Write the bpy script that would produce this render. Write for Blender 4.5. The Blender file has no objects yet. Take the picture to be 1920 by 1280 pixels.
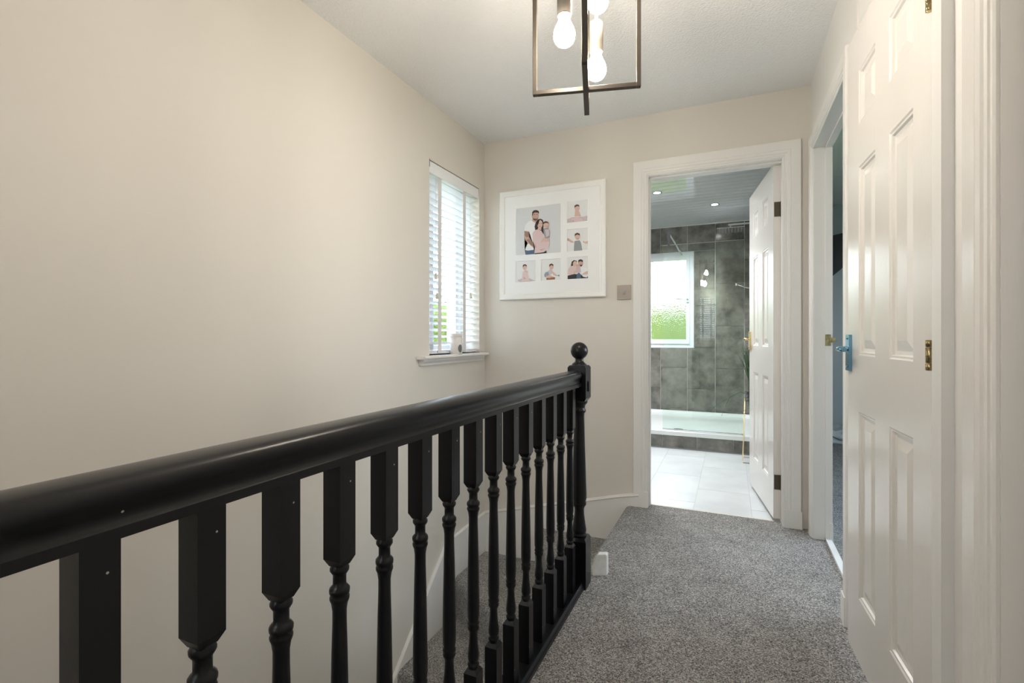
import bpy, bmesh, math, random
from mathutils import Vector, Matrix
random.seed(7)
SC = bpy.context.scene
COL = SC.collection
R = math.radians

# ------------------------------------------------------------------ camera
# landing runs along +Y (towards the bathroom), X to the right, camera 1.0 m above the carpet
F_PX, YAW, HOR = 916.55, 0.422024, 631.6
cam = bpy.data.cameras.new('camera')
cam.sensor_width = 36.0
cam.lens = 36.0 * F_PX / 1920.0
cam.shift_y = -(640.0 - HOR) / 1920.0
cam.clip_start = 0.02
camo = bpy.data.objects.new('camera', cam)
COL.objects.link(camo)
camo.location = (0, 0, 1.0)
camo.rotation_euler = (R(90), 0, YAW)
SC.camera = camo

# ------------------------------------------------------------------ light
SKY = 5.0
W = bpy.data.worlds.new('sky')
SC.world = W
W.use_nodes = True
nt = W.node_tree
bgn = nt.nodes['Background']
tc = nt.nodes.new('ShaderNodeTexCoord')
sx = nt.nodes.new('ShaderNodeSeparateXYZ')
rmp = nt.nodes.new('ShaderNodeValToRGB')
rmp.color_ramp.elements[0].position = 0.0
rmp.color_ramp.elements[0].color = (0.93, 0.96, 1.0, 1)
rmp.color_ramp.elements[1].position = 0.9
rmp.color_ramp.elements[1].color = (0.60, 0.78, 1.0, 1)
nt.links.new(tc.outputs['Generated'], sx.inputs[0])
nt.links.new(sx.outputs['Z'], rmp.inputs[0])
nt.links.new(rmp.outputs[0], bgn.inputs[0])
bgn.inputs[1].default_value = SKY

SC.view_settings.view_transform = 'Standard'
SC.view_settings.look = 'None'
SC.view_settings.gamma = 1.0
SC.view_settings.use_curve_mapping = False
SC.view_settings.exposure = 1.22
BULB = 80.0
FILL_GLOW = 6.0  # strength of the added globe that fills the landing with light
SPOTW = 40.0


def portal(name, loc, rot, sx_, sy_):
    l = bpy.data.lights.new(name, 'AREA')
    l.shape = 'RECTANGLE'
    l.size = sx_
    l.size_y = sy_
    l.cycles.is_portal = True
    o = bpy.data.objects.new(name, l)
    COL.objects.link(o)
    o.location = loc
    o.rotation_euler = rot
    return o


# ------------------------------------------------------------------ materials
def mat(name, color=(0.8, 0.8, 0.8), rough=0.5, metal=0.0, spec=0.5, noise=None, bump=None, coat=0.0, emit=None):
    """noise=(scale, amount) value mottling, bump=(scale, strength, distance[, stretch])"""
    m = bpy.data.materials.new(name)
    m.use_nodes = True
    n = m.node_tree.nodes
    lk = m.node_tree.links
    b = n['Principled BSDF']
    b.inputs['Base Color'].default_value = (*color, 1)
    b.inputs['Roughness'].default_value = rough
    b.inputs['Metallic'].default_value = metal
    b.inputs['Specular IOR Level'].default_value = spec
    b.inputs['Coat Weight'].default_value = coat
    b.inputs['Coat Roughness'].default_value = 0.08
    if emit:
        b.inputs['Emission Color'].default_value = (*emit[:3], 1)
        b.inputs['Emission Strength'].default_value = emit[3]
    t = None
    if noise or bump:
        t = n.new('ShaderNodeTexCoord')
    if noise:
        x = n.new('ShaderNodeTexNoise')
        x.inputs['Scale'].default_value = noise[0]
        x.inputs['Detail'].default_value = 6
        lk.new(t.outputs['Object'], x.inputs['Vector'])
        r = n.new('ShaderNodeValToRGB')
        a = noise[1]
        r.color_ramp.elements[0].position = 0.3
        r.color_ramp.elements[1].position = 0.7
        r.color_ramp.elements[0].color = (*[max(0, c * (1 - a)) for c in color], 1)
        r.color_ramp.elements[1].color = (*[min(1, c * (1 + a)) for c in color], 1)
        lk.new(x.outputs['Fac'], r.inputs[0])
        lk.new(r.outputs[0], b.inputs['Base Color'])
    if bump:
        x = n.new('ShaderNodeTexNoise')
        x.inputs['Scale'].default_value = bump[0]
        x.inputs['Detail'].default_value = 5
        if len(bump) > 3:
            mp = n.new('ShaderNodeMapping')
            mp.inputs['Scale'].default_value = bump[3]
            lk.new(t.outputs['Object'], mp.inputs[0])
            lk.new(mp.outputs[0], x.inputs['Vector'])
        else:
            lk.new(t.outputs['Object'], x.inputs['Vector'])
        bp = n.new('ShaderNodeBump')
        bp.inputs['Strength'].default_value = bump[1]
        bp.inputs['Distance'].default_value = bump[2]
        lk.new(x.outputs['Fac'], bp.inputs['Height'])
        lk.new(bp.outputs[0], b.inputs['Normal'])
    return m


def carpet_mat(name):
    m = bpy.data.materials.new(name)
    m.use_nodes = True
    n = m.node_tree.nodes
    lk = m.node_tree.links
    b = n['Principled BSDF']
    b.inputs['Roughness'].default_value = 0.95
    b.inputs['Specular IOR Level'].default_value = 0.1
    b.inputs['Sheen Weight'].default_value = 0.15
    t = n.new('ShaderNodeTexCoord')
    warp = n.new('ShaderNodeTexNoise')
    warp.inputs['Scale'].default_value = 60
    lk.new(t.outputs['Object'], warp.inputs['Vector'])
    sc_ = n.new('ShaderNodeVectorMath')
    sc_.operation = 'SCALE'
    sc_.inputs['Scale'].default_value = 0.012
    lk.new(warp.outputs['Color'], sc_.inputs[0])
    ad = n.new('ShaderNodeVectorMath')
    lk.new(t.outputs['Object'], ad.inputs[0])
    lk.new(sc_.outputs[0], ad.inputs[1])
    v = n.new('ShaderNodeTexVoronoi')
    v.inputs['Scale'].default_value = 320
    lk.new(ad.outputs[0], v.inputs['Vector'])
    x = n.new('ShaderNodeTexNoise')
    x.inputs['Scale'].default_value = 260
    x.inputs['Detail'].default_value = 8
    x.inputs['Roughness'].default_value = 0.7
    lk.new(ad.outputs[0], x.inputs['Vector'])
    # each tuft has its own tone
    sep = n.new('ShaderNodeSeparateColor')
    lk.new(v.outputs['Color'], sep.inputs[0])
    mx = n.new('ShaderNodeMath')
    mx.operation = 'MULTIPLY_ADD'
    mx.inputs[1].default_value = 0.45
    lk.new(sep.outputs[0], mx.inputs[0])
    m2 = n.new('ShaderNodeMath')
    m2.operation = 'MULTIPLY'
    m2.inputs[1].default_value = 0.62
    lk.new(x.outputs['Fac'], m2.inputs[0])
    lk.new(m2.outputs[0], mx.inputs[2])
    # slow nap variation
    y = n.new('ShaderNodeTexNoise')
    y.inputs['Scale'].default_value = 9
    y.inputs['Detail'].default_value = 4
    lk.new(t.outputs['Object'], y.inputs['Vector'])
    m3 = n.new('ShaderNodeMath')
    m3.operation = 'MULTIPLY_ADD'
    m3.inputs[1].default_value = 0.18
    lk.new(y.outputs['Fac'], m3.inputs[0])
    lk.new(mx.outputs[0], m3.inputs[2])
    r = n.new('ShaderNodeValToRGB')
    e = r.color_ramp.elements
    e[0].position = 0.36
    e[0].color = CARPET[0]
    e[1].position = 0.84
    e[1].color = CARPET[2]
    mid = e.new(0.60)
    mid.color = CARPET[1]
    lk.new(m3.outputs[0], r.inputs[0])
    lk.new(r.outputs[0], b.inputs['Base Color'])
    # tuft relief
    h = n.new('ShaderNodeMath')
    h.operation = 'SUBTRACT'
    lk.new(x.outputs['Fac'], h.inputs[0])
    lk.new(v.outputs['Distance'], h.inputs[1])
    bp = n.new('ShaderNodeBump')
    bp.inputs['Strength'].default_value = 0.9
    bp.inputs['Distance'].default_value = 0.006
    lk.new(h.outputs[0], bp.inputs['Height'])
    lk.new(bp.outputs[0], b.inputs['Normal'])
    return m


def tile_mat(name, c1, c2, rough, scale, offset=True):
    m = bpy.data.materials.new(name)
    m.use_nodes = True
    n = m.node_tree.nodes
    lk = m.node_tree.links
    b = n['Principled BSDF']
    b.inputs['Roughness'].default_value = rough
    t = n.new('ShaderNodeTexCoord')
    oi = n.new('ShaderNodeObjectInfo')
    ad = n.new('ShaderNodeVectorMath')
    s = n.new('ShaderNodeVectorMath')
    s.operation = 'SCALE'
    s.inputs['Scale'].default_value = 37.0
    cb = n.new('ShaderNodeCombineXYZ')
    for i in range(3):
        lk.new(oi.outputs['Random'], cb.inputs[i])
    lk.new(cb.outputs[0], s.inputs[0])
    lk.new(t.outputs['Object'], ad.inputs[0])
    lk.new(s.outputs[0], ad.inputs[1])
    x = n.new('ShaderNodeTexNoise')
    x.inputs['Scale'].default_value = scale
    x.inputs['Detail'].default_value = 7
    x.inputs['Roughness'].default_value = 0.62
    lk.new(ad.outputs[0], x.inputs['Vector'])
    r = n.new('ShaderNodeValToRGB')
    r.color_ramp.elements[0].position = 0.32
    r.color_ramp.elements[1].position = 0.68
    r.color_ramp.elements[0].color = (*c1, 1)
    r.color_ramp.elements[1].color = (*c2, 1)
    lk.new(x.outputs['Fac'], r.inputs[0])
    lk.new(r.outputs[0], b.inputs['Base Color'])
    return m


def glass_mat(name, tint=(1, 1, 1), ior=1.5, rough=0.0):
    m = bpy.data.materials.new(name)
    m.use_nodes = True
    n = m.node_tree.nodes
    lk = m.node_tree.links
    n.remove(n['Principled BSDF'])
    out = n['Material Output']
    tr = n.new('ShaderNodeBsdfTransparent')
    tr.inputs[0].default_value = (*tint, 1)
    gl = n.new('ShaderNodeBsdfGlossy')
    gl.inputs['Roughness'].default_value = rough
    fr = n.new('ShaderNodeFresnel')
    fr.inputs[0].default_value = ior
    mx = n.new('ShaderNodeMixShader')
    geo = n.new('ShaderNodeNewGeometry')
    mlt = n.new('ShaderNodeMath')
    mlt.operation = 'MULTIPLY_ADD'          # no mirror on the inner faces of the thin pane
    mlt.inputs[1].default_value = -1.0
    mlt.inputs[2].default_value = 1.0
    lk.new(geo.outputs['Backfacing'], mlt.inputs[0])
    ml2 = n.new('ShaderNodeMath')
    ml2.operation = 'MULTIPLY'
    lk.new(mlt.outputs[0], ml2.inputs[0])
    lk.new(fr.outputs[0], ml2.inputs[1])
    lk.new(ml2.outputs[0], mx.inputs[0])
    lk.new(tr.outputs[0], mx.inputs[1])
    lk.new(gl.outputs[0], mx.inputs[2])
    lk.new(mx.outputs[0], out.inputs[0])
    return m


def obscure_mat(name):
    """patterned bathroom glass: refracts through a rippled surface"""
    m = bpy.data.materials.new(name)
    m.use_nodes = True
    n = m.node_tree.nodes
    lk = m.node_tree.links
    n.remove(n['Principled BSDF'])
    out = n['Material Output']
    t = n.new('ShaderNodeTexCoord')
    mp = n.new('ShaderNodeMapping')
    mp.inputs['Scale'].default_value = (1, 1, 0.55)
    lk.new(t.outputs['Object'], mp.inputs[0])
    x = n.new('ShaderNodeTexNoise')
    x.inputs['Scale'].default_value = 110
    x.inputs['Detail'].default_value = 3
    lk.new(mp.outputs[0], x.inputs['Vector'])
    bp = n.new('ShaderNodeBump')
    bp.inputs['Strength'].default_value = 1.0
    bp.inputs['Distance'].default_value = 0.004
    lk.new(x.outputs['Fac'], bp.inputs['Height'])
    rf = n.new('ShaderNodeBsdfRefraction')
    rf.inputs['IOR'].default_value = 1.35
    rf.inputs['Roughness'].default_value = 0.12
    lk.new(bp.outputs[0], rf.inputs['Normal'])
    gl = n.new('ShaderNodeBsdfGlossy')
    gl.inputs['Roughness'].default_value = 0.1
    mx = n.new('ShaderNodeMixShader')
    mx.inputs[0].default_value = 0.06
    lk.new(rf.outputs[0], mx.inputs[1])
    lk.new(gl.outputs[0], mx.inputs[2])
    lk.new(mx.outputs[0], out.inputs[0])
    return m


def emit_mat(name, color, strength):
    m = bpy.data.materials.new(name)
    m.use_nodes = True
    n = m.node_tree.nodes
    n.remove(n['Principled BSDF'])
    e = n.new('ShaderNodeEmission')
    e.inputs[0].default_value = (*color, 1)
    e.inputs[1].default_value = strength
    m.node_tree.links.new(e.outputs[0], n['Material Output'].inputs[0])
    return m


CARPET = ((0.055, 0.052, 0.052, 1), (0.30, 0.288, 0.28, 1), (0.74, 0.72, 0.70, 1))
M = {}
M['wall'] = mat('wall_paint', (0.70, 0.662, 0.605), 0.62, spec=0.25, bump=(160, 0.05, 0.002))
M['wall_r'] = mat('wall_paint_white', (0.78, 0.765, 0.745), 0.6, spec=0.25, bump=(160, 0.05, 0.002))
M['ceiling'] = mat('stippled_ceiling', (0.91, 0.91, 0.91), 0.8, spec=0.2, bump=(110, 0.8, 0.006))
M['gloss'] = mat('white_gloss_paint', (0.80, 0.775, 0.74), 0.22, spec=0.45, bump=(40, 0.12, 0.002, (6, 6, 0.5)))
M['trim'] = mat('white_satin_trim', (0.80, 0.785, 0.76), 0.42, spec=0.4)
M['black'] = mat('black_satin_paint', (0.0065, 0.0068, 0.009), 0.28, spec=0.32, bump=(70, 0.15, 0.001))
# a few chips in the black paint where the undercoat shows
_n, _l = M['black'].node_tree.nodes, M['black'].node_tree.links
_t = _n.new('ShaderNodeTexCoord')
_v = _n.new('ShaderNodeTexVoronoi')
_v.inputs['Scale'].default_value = 16
_l.new(_t.outputs['Object'], _v.inputs['Vector'])
_c = _n.new('ShaderNodeMath')
_c.operation = 'LESS_THAN'
_c.inputs[1].default_value = 0.026
_l.new(_v.outputs['Distance'], _c.inputs[0])
_m = _n.new('ShaderNodeMix')
_m.data_type = 'RGBA'
_m.inputs[6].default_value = (0.005, 0.0053, 0.0075, 1)
_m.inputs[7].default_value = (0.5, 0.48, 0.45, 1)
_l.new(_c.outputs[0], _m.inputs[0])
_l.new(_m.outputs[2], _n['Principled BSDF'].inputs['Base Color'])
M['carpet'] = carpet_mat('grey_twist_carpet')
M['white'] = mat('white_plastic', (0.84, 0.85, 0.86), 0.3, spec=0.4)
M['slat'] = mat('white_slat', (0.84, 0.85, 0.87), 0.35, spec=0.4)
M['tape'] = mat('blind_tape', (0.74, 0.72, 0.71), 0.8, spec=0.1)
M['pullwood'] = mat('pale_wood_pull', (0.62, 0.56, 0.44), 0.5)
M['ceramic'] = mat('white_ceramic', (0.80, 0.76, 0.73), 0.3)
M['darklabel'] = mat('grey_oval_label', (0.14, 0.14, 0.14), 0.5)
M['frame'] = mat('white_gloss_frame', (0.85, 0.84, 0.82), 0.2)
M['matboard'] = mat('white_mat_board', (0.86, 0.86, 0.86), 0.8, spec=0.1)
M['steel'] = mat('brushed_steel', (0.30, 0.26, 0.225), 0.42, metal=0.55)
M['rocker'] = mat('grey_rocker', (0.25, 0.25, 0.27), 0.4)
M['bronze'] = mat('dark_bronze', (0.055, 0.044, 0.034), 0.45, metal=0.3)
M['champagne'] = mat('champagne_metal', (0.16, 0.14, 0.115), 0.45, metal=0.2)
M['chrome'] = mat('chrome', (0.75, 0.78, 0.80), 0.08, metal=1.0)
M['chrome_blue_refl'] = mat('chrome_blue_reflection', (0.17, 0.36, 0.50), 0.12, metal=0.85)  # chrome with its blue reflection put into the base colour
M['brass'] = mat('brass', (0.72, 0.56, 0.28), 0.2, metal=1.0)
M['oldbrass'] = mat('tarnished_brass', (0.42, 0.33, 0.17), 0.16, metal=0.95, noise=(60, 0.4))
M['brownhinge'] = mat('dark_hinge', (0.10, 0.085, 0.06), 0.45, metal=0.6)
M['tile'] = tile_mat('slate_tile', (0.075, 0.077, 0.066), (0.26, 0.245, 0.215), 0.14, 8)
M['grout'] = mat('pale_grout', (0.72, 0.74, 0.70), 0.8)
M['ftile'] = tile_mat('pale_floor_tile', (0.62, 0.64, 0.66), (0.72, 0.74, 0.755), 0.3, 4)
M['fgrout'] = mat('floor_grout', (0.56, 0.57, 0.58), 0.8)
M['plank'] = mat('grey_ceiling_cladding', (0.64, 0.67, 0.67), 0.015, spec=0.8)
M['plankgap'] = mat('cladding_gap', (0.10, 0.11, 0.11), 0.5)
M['acrylic'] = mat('white_acrylic', (0.80, 0.84, 0.83), 0.15)
M['upvc'] = mat('white_upvc', (0.80, 0.84, 0.88), 0.25)
M['obscure'] = obscure_mat('patterned_glass')
M['clear'] = glass_mat('clear_glass', (0.97, 0.985, 0.98))
M['shower'] = glass_mat('green_shower_glass', (0.91, 0.965, 0.94), 1.85)
M['dark'] = mat('dark_plastic', (0.012, 0.013, 0.017), 0.25)
M['greyroom'] = mat('blue_grey_wall', (0.46, 0.52, 0.54), 0.7)
M['cloth'] = mat('white_cloth', (0.62, 0.66, 0.68), 0.9, bump=(14, 0.6, 0.03))
M['lawn'] = mat('lawn_green', (0.10, 0.135, 0.04), 0.95, spec=0.1, noise=(3, 0.4))
M['hedge'] = mat('hedge_green', (0.11, 0.155, 0.04), 0.95, spec=0.1, noise=(4, 0.5), bump=(9, 1.0, 0.1))
M['render'] = mat('white_house_render', (0.75, 0.76, 0.78), 0.9)
M['leaf'] = mat('grass_leaf', (0.030, 0.085, 0.025), 0.5, noise=(30, 0.5))
M['gold'] = mat('gold_wire', (0.55, 0.45, 0.27), 0.3, metal=1.0)
M['bulbglow'] = emit_mat('warm_bulb_glow', (1.0, 0.90, 0.76), BULB)
M['spotglow'] = emit_mat('cool_spot_glow', (1.0, 0.97, 0.92), 60.0)
M['blockwhite'] = mat('chipped_white_paint', (0.78, 0.79, 0.77), 0.5, noise=(45, 0.08))


# ------------------------------------------------------------------ helpers
def at(px, py, Y):
    """the point of plane Y=const that the photograph shows at pixel (px, py)"""
    u = (px - 960) / F_PX
    v = (HOR - py) / F_PX
    s, c = math.sin(YAW), math.cos(YAW)
    d = (-s + u * c, c + u * s, v)
    t = Y / d[1]
    return (d[0] * t, Y, 1 + d[2] * t)


def obj(name, bm, material, parent=None, smooth=False, autosmooth=None):
    me = bpy.data.meshes.new(name)
    bm.normal_update()
    bm.to_mesh(me)
    bm.free()
    if isinstance(material, (list, tuple)):
        for m in material:
            me.materials.append(m)
    else:
        me.materials.append(material)
    if smooth:
        for p in me.polygons:
            p.use_smooth = True
    if autosmooth:
        me.set_sharp_from_angle(angle=R(autosmooth)) if hasattr(me, 'set_sharp_from_angle') else None
    o = bpy.data.objects.new(name, me)
    COL.objects.link(o)
    if parent:
        o.parent = parent
    return o


def inst(o, name=None, parent=None, loc=None):
    c = o.copy()
    COL.objects.link(c)
    if name:
        c.name = name
    c.parent = parent
    if loc is not None:
        c.location = loc
    return c


def empty(name, loc=(0, 0, 0), rz=0.0):
    o = bpy.data.objects.new(name, None)
    o.empty_display_size = 0.05
    COL.objects.link(o)
    o.location = loc
    o.rotation_euler = (0, 0, rz)
    return o


def tag(o, label=None, cat=None, group=None, kind=None):
    if label:
        o['label'] = label
    if cat:
        o['category'] = cat
    if group:
        o['group'] = group
    if kind:
        o['kind'] = kind
    return o


def box(bm, x0, x1, y0, y1, z0, z1, mi=0):
    v = [bm.verts.new(p) for p in ((x0, y0, z0), (x1, y0, z0), (x1, y1, z0), (x0, y1, z0), (x0, y0, z1), (x1, y0, z1), (x1, y1, z1), (x0, y1, z1))]
    for f in ((0, 3, 2, 1), (4, 5, 6, 7), (0, 1, 5, 4), (1, 2, 6, 5), (2, 3, 7, 6), (3, 0, 4, 7)):
        fc = bm.faces.new([v[i] for i in f])
        fc.material_index = mi
    return v


def nb():
    return bmesh.new()


def boxes(*bs):
    bm = nb()
    for b in bs:
        box(bm, *b)
    return bm


def bevel(bm, w, seg=2, angle=30):
    es = [e for e in bm.edges if len(e.link_faces) == 2 and e.calc_face_angle(0) > R(angle)]
    bmesh.ops.bevel(bm, geom=es, offset=w, segments=seg, profile=0.5, affect='EDGES', clamp_overlap=True)
    return bm


def bbox(x0, x1, y0, y1, z0, z1, w=0.002, seg=2):
    return bevel(boxes((x0, x1, y0, y1, z0, z1)), w, seg)


def lathe(bm, prof, n=16, c=(0, 0, 0), axis='Z', mi=0):
    """prof = [(radius, height), ...]"""
    rings = []
    for r, h in prof:
        ring = []
        for i in range(n):
            a = 2 * math.pi * i / n
            p = (r * math.cos(a), r * math.sin(a), h)
            if axis == 'Y':
                p = (p[0], p[2], p[1])
            elif axis == 'X':
                p = (p[2], p[0], p[1])
            ring.append(bm.verts.new((p[0] + c[0], p[1] + c[1], p[2] + c[2])))
        rings.append(ring)
    for a, b in zip(rings, rings[1:]):
        for i in range(n):
            f = bm.faces.new((a[i], a[(i + 1) % n], b[(i + 1) % n], b[i]))
            f.material_index = mi
            f.smooth = True
    for ring in (rings[0], rings[-1]):
        try:
            f = bm.faces.new(ring)
            f.material_index = mi
        except ValueError:
            pass
    return rings


def tube(bm, pts, r, n=8):
    pts = [Vector(p) for p in pts]
    rings = []
    for i, p in enumerate(pts):
        d = (pts[min(i + 1, len(pts) - 1)] - pts[max(i - 1, 0)]).normalized()
        up = Vector((0, 0, 1)) if abs(d.z) < 0.9 else Vector((1, 0, 0))
        a = d.cross(up).normalized()
        b = d.cross(a)
        rr = r[i] if isinstance(r, (list, tuple)) else r
        rings.append([bm.verts.new(p + rr * (math.cos(2 * math.pi * k / n) * a + math.sin(2 * math.pi * k / n) * b)) for k in range(n)])
    for a, b in zip(rings, rings[1:]):
        for i in range(n):
            f = bm.faces.new((a[i], a[(i + 1) % n], b[(i + 1) % n], b[i]))
            f.smooth = True
    bm.faces.new(rings[0])
    bm.faces.new(rings[-1])
    return bm


def prism(bm, poly, z0, z1, mi=0):
    """poly = [(x, y)] extruded from z0 to z1"""
    lo = [bm.verts.new((x, y, z0)) for x, y in poly]
    hi = [bm.verts.new((x, y, z1)) for x, y in poly]
    n = len(poly)
    bm.faces.new(lo[::-1]).material_index = mi
    bm.faces.new(hi).material_index = mi
    for i in range(n):
        bm.faces.new((lo[i], lo[(i + 1) % n], hi[(i + 1) % n], hi[i])).material_index = mi
    bmesh.ops.recalc_face_normals(bm, faces=bm.faces)
    return bm


def sweep(bm, prof, stations):
    """join copies of a closed profile: stations = functions giving a point for a profile pair"""
    rings = [[bm.verts.new(st(p)) for p in prof] for st in stations]
    n = len(prof)
    for a, b in zip(rings, rings[1:]):
        for i in range(n):
            bm.faces.new((a[i], a[(i + 1) % n], b[(i + 1) % n], b[i]))
    bm.faces.new(rings[0])
    bm.faces.new(rings[-1])
    bmesh.ops.recalc_face_normals(bm, faces=bm.faces)
    return bm


# ------------------------------------------------------------------ sizes
XL, XR, XRN = -1.528, 0.376, 0.388      # left wall, right wall (far part, near part)
YB, YF = 2.95, -1.55                     # back wall, wall behind the camera
ZC = 2.306
ZLOW = -2.86                             # hall below
RISE = 0.22
EDGE = -0.577                            # landing edge above the winders
OX0, OX1, OH = -0.452, 0.247, 1.945      # bathroom doorway
BY0, BYW = 3.06, 5.972                   # bathroom front and rear wall
BXL, BXR, BZC = -1.528, 0.42, 2.29
NX, NY = -0.5625, 1.9175                 # newel centre

# ------------------------------------------------------------------ setting: walls, ceiling, floors
WZ0, WZ1, WY0, WY1 = 0.895, 1.985, 2.285, 2.872      # landing window opening
bm = boxes((XL - 0.25, XL, YF, WY0, ZLOW, ZC), (XL - 0.25, XL, WY1, YB + 0.1, ZLOW, ZC),
           (XL - 0.25, XL, WY0, WY1, ZLOW, WZ0), (XL - 0.25, XL, WY0, WY1, WZ1, ZC))
tag(obj('wall_left', bm, M['wall']), 'long cream wall rising past the stairwell on the left', 'wall', kind='structure')

bm = boxes((XL, OX0, YB, BY0, ZLOW, ZC), (OX1, 0.450, YB, BY0, ZLOW, ZC), (OX0, OX1, YB, BY0, OH, ZC), (OX0, OX1, YB, BY0, ZLOW, -0.012))
tag(obj('wall_back', bm, M['wall']), 'cream end wall holding the photo frame and bathroom doorway', 'wall', kind='structure')

D2Y0, D2Y1, D2H = 2.06, 2.83, 1.94       # bedroom doorway in the right wall
D3Y0, D3Y1 = 0.30, 1.02                  # nearest doorway
CY0, CY1 = 1.245, 1.93                   # cupboard doorway
bm = boxes((XR, 0.450, D2Y1, YB, -0.02, ZC), (XR, 0.450, CY1, D2Y0, -0.02, ZC), (XR, 0.450, D2Y0, D2Y1, D2H, ZC),
           (XR + 0.006, 0.450, CY0, CY1, 1.955, ZC), (XRN, 0.450, D3Y1, CY0, -0.02, ZC),
           (XRN, 0.450, YF, D3Y0, -0.02, ZC), (XRN, 0.450, D3Y0, D3Y1, 1.945, ZC))
tag(obj('wall_right', bm, M['wall_r']), 'off-white wall above and between the white doors on the right', 'wall', kind='structure')

FWS = ((-1.45, -0.93), (-0.66, -0.27))     # windows behind the camera, the wider one added for light
FZ0, FZ1 = 0.93, 1.87
bm = boxes((XL, FWS[0][0], YF - 0.25, YF, ZLOW, ZC), (FWS[0][1], FWS[1][0], YF - 0.25, YF, ZLOW, ZC), (FWS[1][1], 0.450, YF - 0.25, YF, ZLOW, ZC),
           *[(a, b, YF - 0.25, YF, z0, z1) for a, b in FWS for z0, z1 in ((ZLOW, FZ0), (FZ1, ZC))])
tag(obj('wall_front', bm, M['wall']), 'cream wall with the second blind-covered window, facing the bathroom doorway', 'wall', kind='structure')

bm = boxes((XL - 0.25, 0.450, YF - 0.25, YB + 0.01, ZC, ZC + 0.1))
tag(obj('ceiling', bm, M['ceiling']), 'white stippled landing ceiling', 'ceiling', kind='structure')

# carpeted landing: one floor, rounded over at the stair edge
bm = nb()
poly = [(EDGE, YB), (EDGE, NY - 0.02), (-0.60, NY - 0.02), (-0.60, -0.45), (XL, -0.45), (XL, YF), (XR + 0.055, YF), (XR + 0.055, YB),
        (OX1, YB), (OX1, YB + 0.055), (OX0, YB + 0.055), (OX0, YB)]
prism(bm, poly, -0.28, 0.0)
for e in [e for e in bm.edges if all(abs(v.co.x - EDGE) < 1e-4 for v in e.verts) and all(v.co.z > -0.1 for v in e.verts)]:
    bmesh.ops.bevel(bm, geom=[e], offset=0.032, segments=6, profile=0.5, affect='EDGES')
    break
tag(obj('floor', bm, M['carpet']), 'speckled grey carpet of the landing', 'carpet', kind='structure')

# stairwell sides below the landing and the hall floor
for nm, bx, lb in (('wall_stairwell_right', (-0.618, -0.585, -0.448, NY - 0.05, ZLOW, -0.01), 'cream stairwell lining below the base rail of the banister'),
                   ('wall_stairwell_front', (XL + 0.001, -0.618, -0.48, -0.45, ZLOW, -0.282), 'cream wall at the foot of the stairwell below the landing'),
                   ('wall_stairwell_back', (-0.54, -0.50, NY + 0.03, YB, ZLOW, -0.285), 'cream wall under the landing edge beside the winder steps')):
    tag(obj(nm, boxes(bx), M['wall']), lb, 'wall', kind='structure')
bm = boxes((XL, -0.55, YF, YB, ZLOW - 0.05, ZLOW))
tag(obj('floor_hall', bm, M['carpet']), 'carpet of the hall at the foot of the stairs', 'carpet', kind='structure')

# winding stairs: each step one part
stairs = empty('staircase', (XL, NY, ZLOW))
tag(stairs, 'grey carpeted winding staircase going down to the left of the banister', 'staircase')
PX, PY = EDGE, NY + 0.02


def step(poly, k, edges):
    """edges = index pairs of poly whose top edge is a rounded nosing"""
    z1 = -RISE * k
    bm = nb()
    prism(bm, poly, z1 - RISE - 0.03, z1)
    bm.edges.ensure_lookup_table()
    sel = []
    for a, b in edges:
        pa, pb = Vector((*poly[a], z1)), Vector((*poly[b], z1))
        for e in bm.edges:
            c = [v.co for v in e.verts]
            if ((c[0] - pa).length < 1e-4 and (c[1] - pb).length < 1e-4) or ((c[1] - pa).length < 1e-4 and (c[0] - pb).length < 1e-4):
                sel.append(e)
    bmesh.ops.bevel(bm, geom=sel, offset=0.03, segments=6, profile=0.5, affect='EDGES')
    for v in bm.verts:
        v.co.x = max(v.co.x, XL + 0.002)
        v.co.y = min(v.co.y, YB - 0.002)
    bm.transform(Matrix.Translation((-XL, -NY, -ZLOW)))
    return obj('step', bm, M['carpet'], stairs)


W1 = (-1.165, YB)       # riser ends of the winders on the walls
W2 = (XL, 2.535)
step([(PX + 0.03, PY), (PX + 0.03, YB), W1, (PX - 0.01, PY)], 1, [(2, 3)])
step([(PX - 0.01, PY), W1, (XL, YB), W2, (PX - 0.012, PY - 0.005)], 2, [(3, 4)])
step([(PX - 0.012, PY), (XL + 0.5, 2.39), W2, (XL, NY + 0.06), (-0.62, NY + 0.06), (-0.62, PY)], 3, [(3, 4)])
y = NY + 0.06
for k in range(4, 13):
    step([(-0.62, y + 0.02), (XL, y + 0.02), (XL, y - 0.225), (-0.62, y - 0.225)], k, [(2, 3)])
    y -= 0.225

# painted string boards along the stair walls
T = 0.018
sp = [(YB, -0.178), (2.47, -0.197), (2.43, -0.218), (1.99, -0.645), (-0.30, -2.86), (-0.30, -3.0), (1.7, -3.0), (YB, -2.0)]
bm = nb()
va = [bm.verts.new((XL, a, b)) for a, b in sp]
vb = [bm.verts.new((XL + T, a, b - 0.004)) for a, b in sp]
for i in range(len(sp)):
    bm.faces.new((va[i], va[(i + 1) % len(sp)], vb[(i + 1) % len(sp)], vb[i]))
bm.faces.new(vb)
bmesh.ops.recalc_face_normals(bm, faces=bm.faces)
tag(obj('baseboard_left', bm, M['trim']), 'white stair string kinking down the left wall', 'baseboard', kind='structure')
T = 0.0235
sp = [(XL, -0.178), (-0.60, 0.058), (-0.498, 0.078), (-0.498, -0.05), (-0.6, -0.6), (XL, -0.9)]
bm = nb()
va = [bm.verts.new((a, YB, b)) for a, b in sp]
vb = [bm.verts.new((a, YB - T, b - 0.004)) for a, b in sp]
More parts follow.
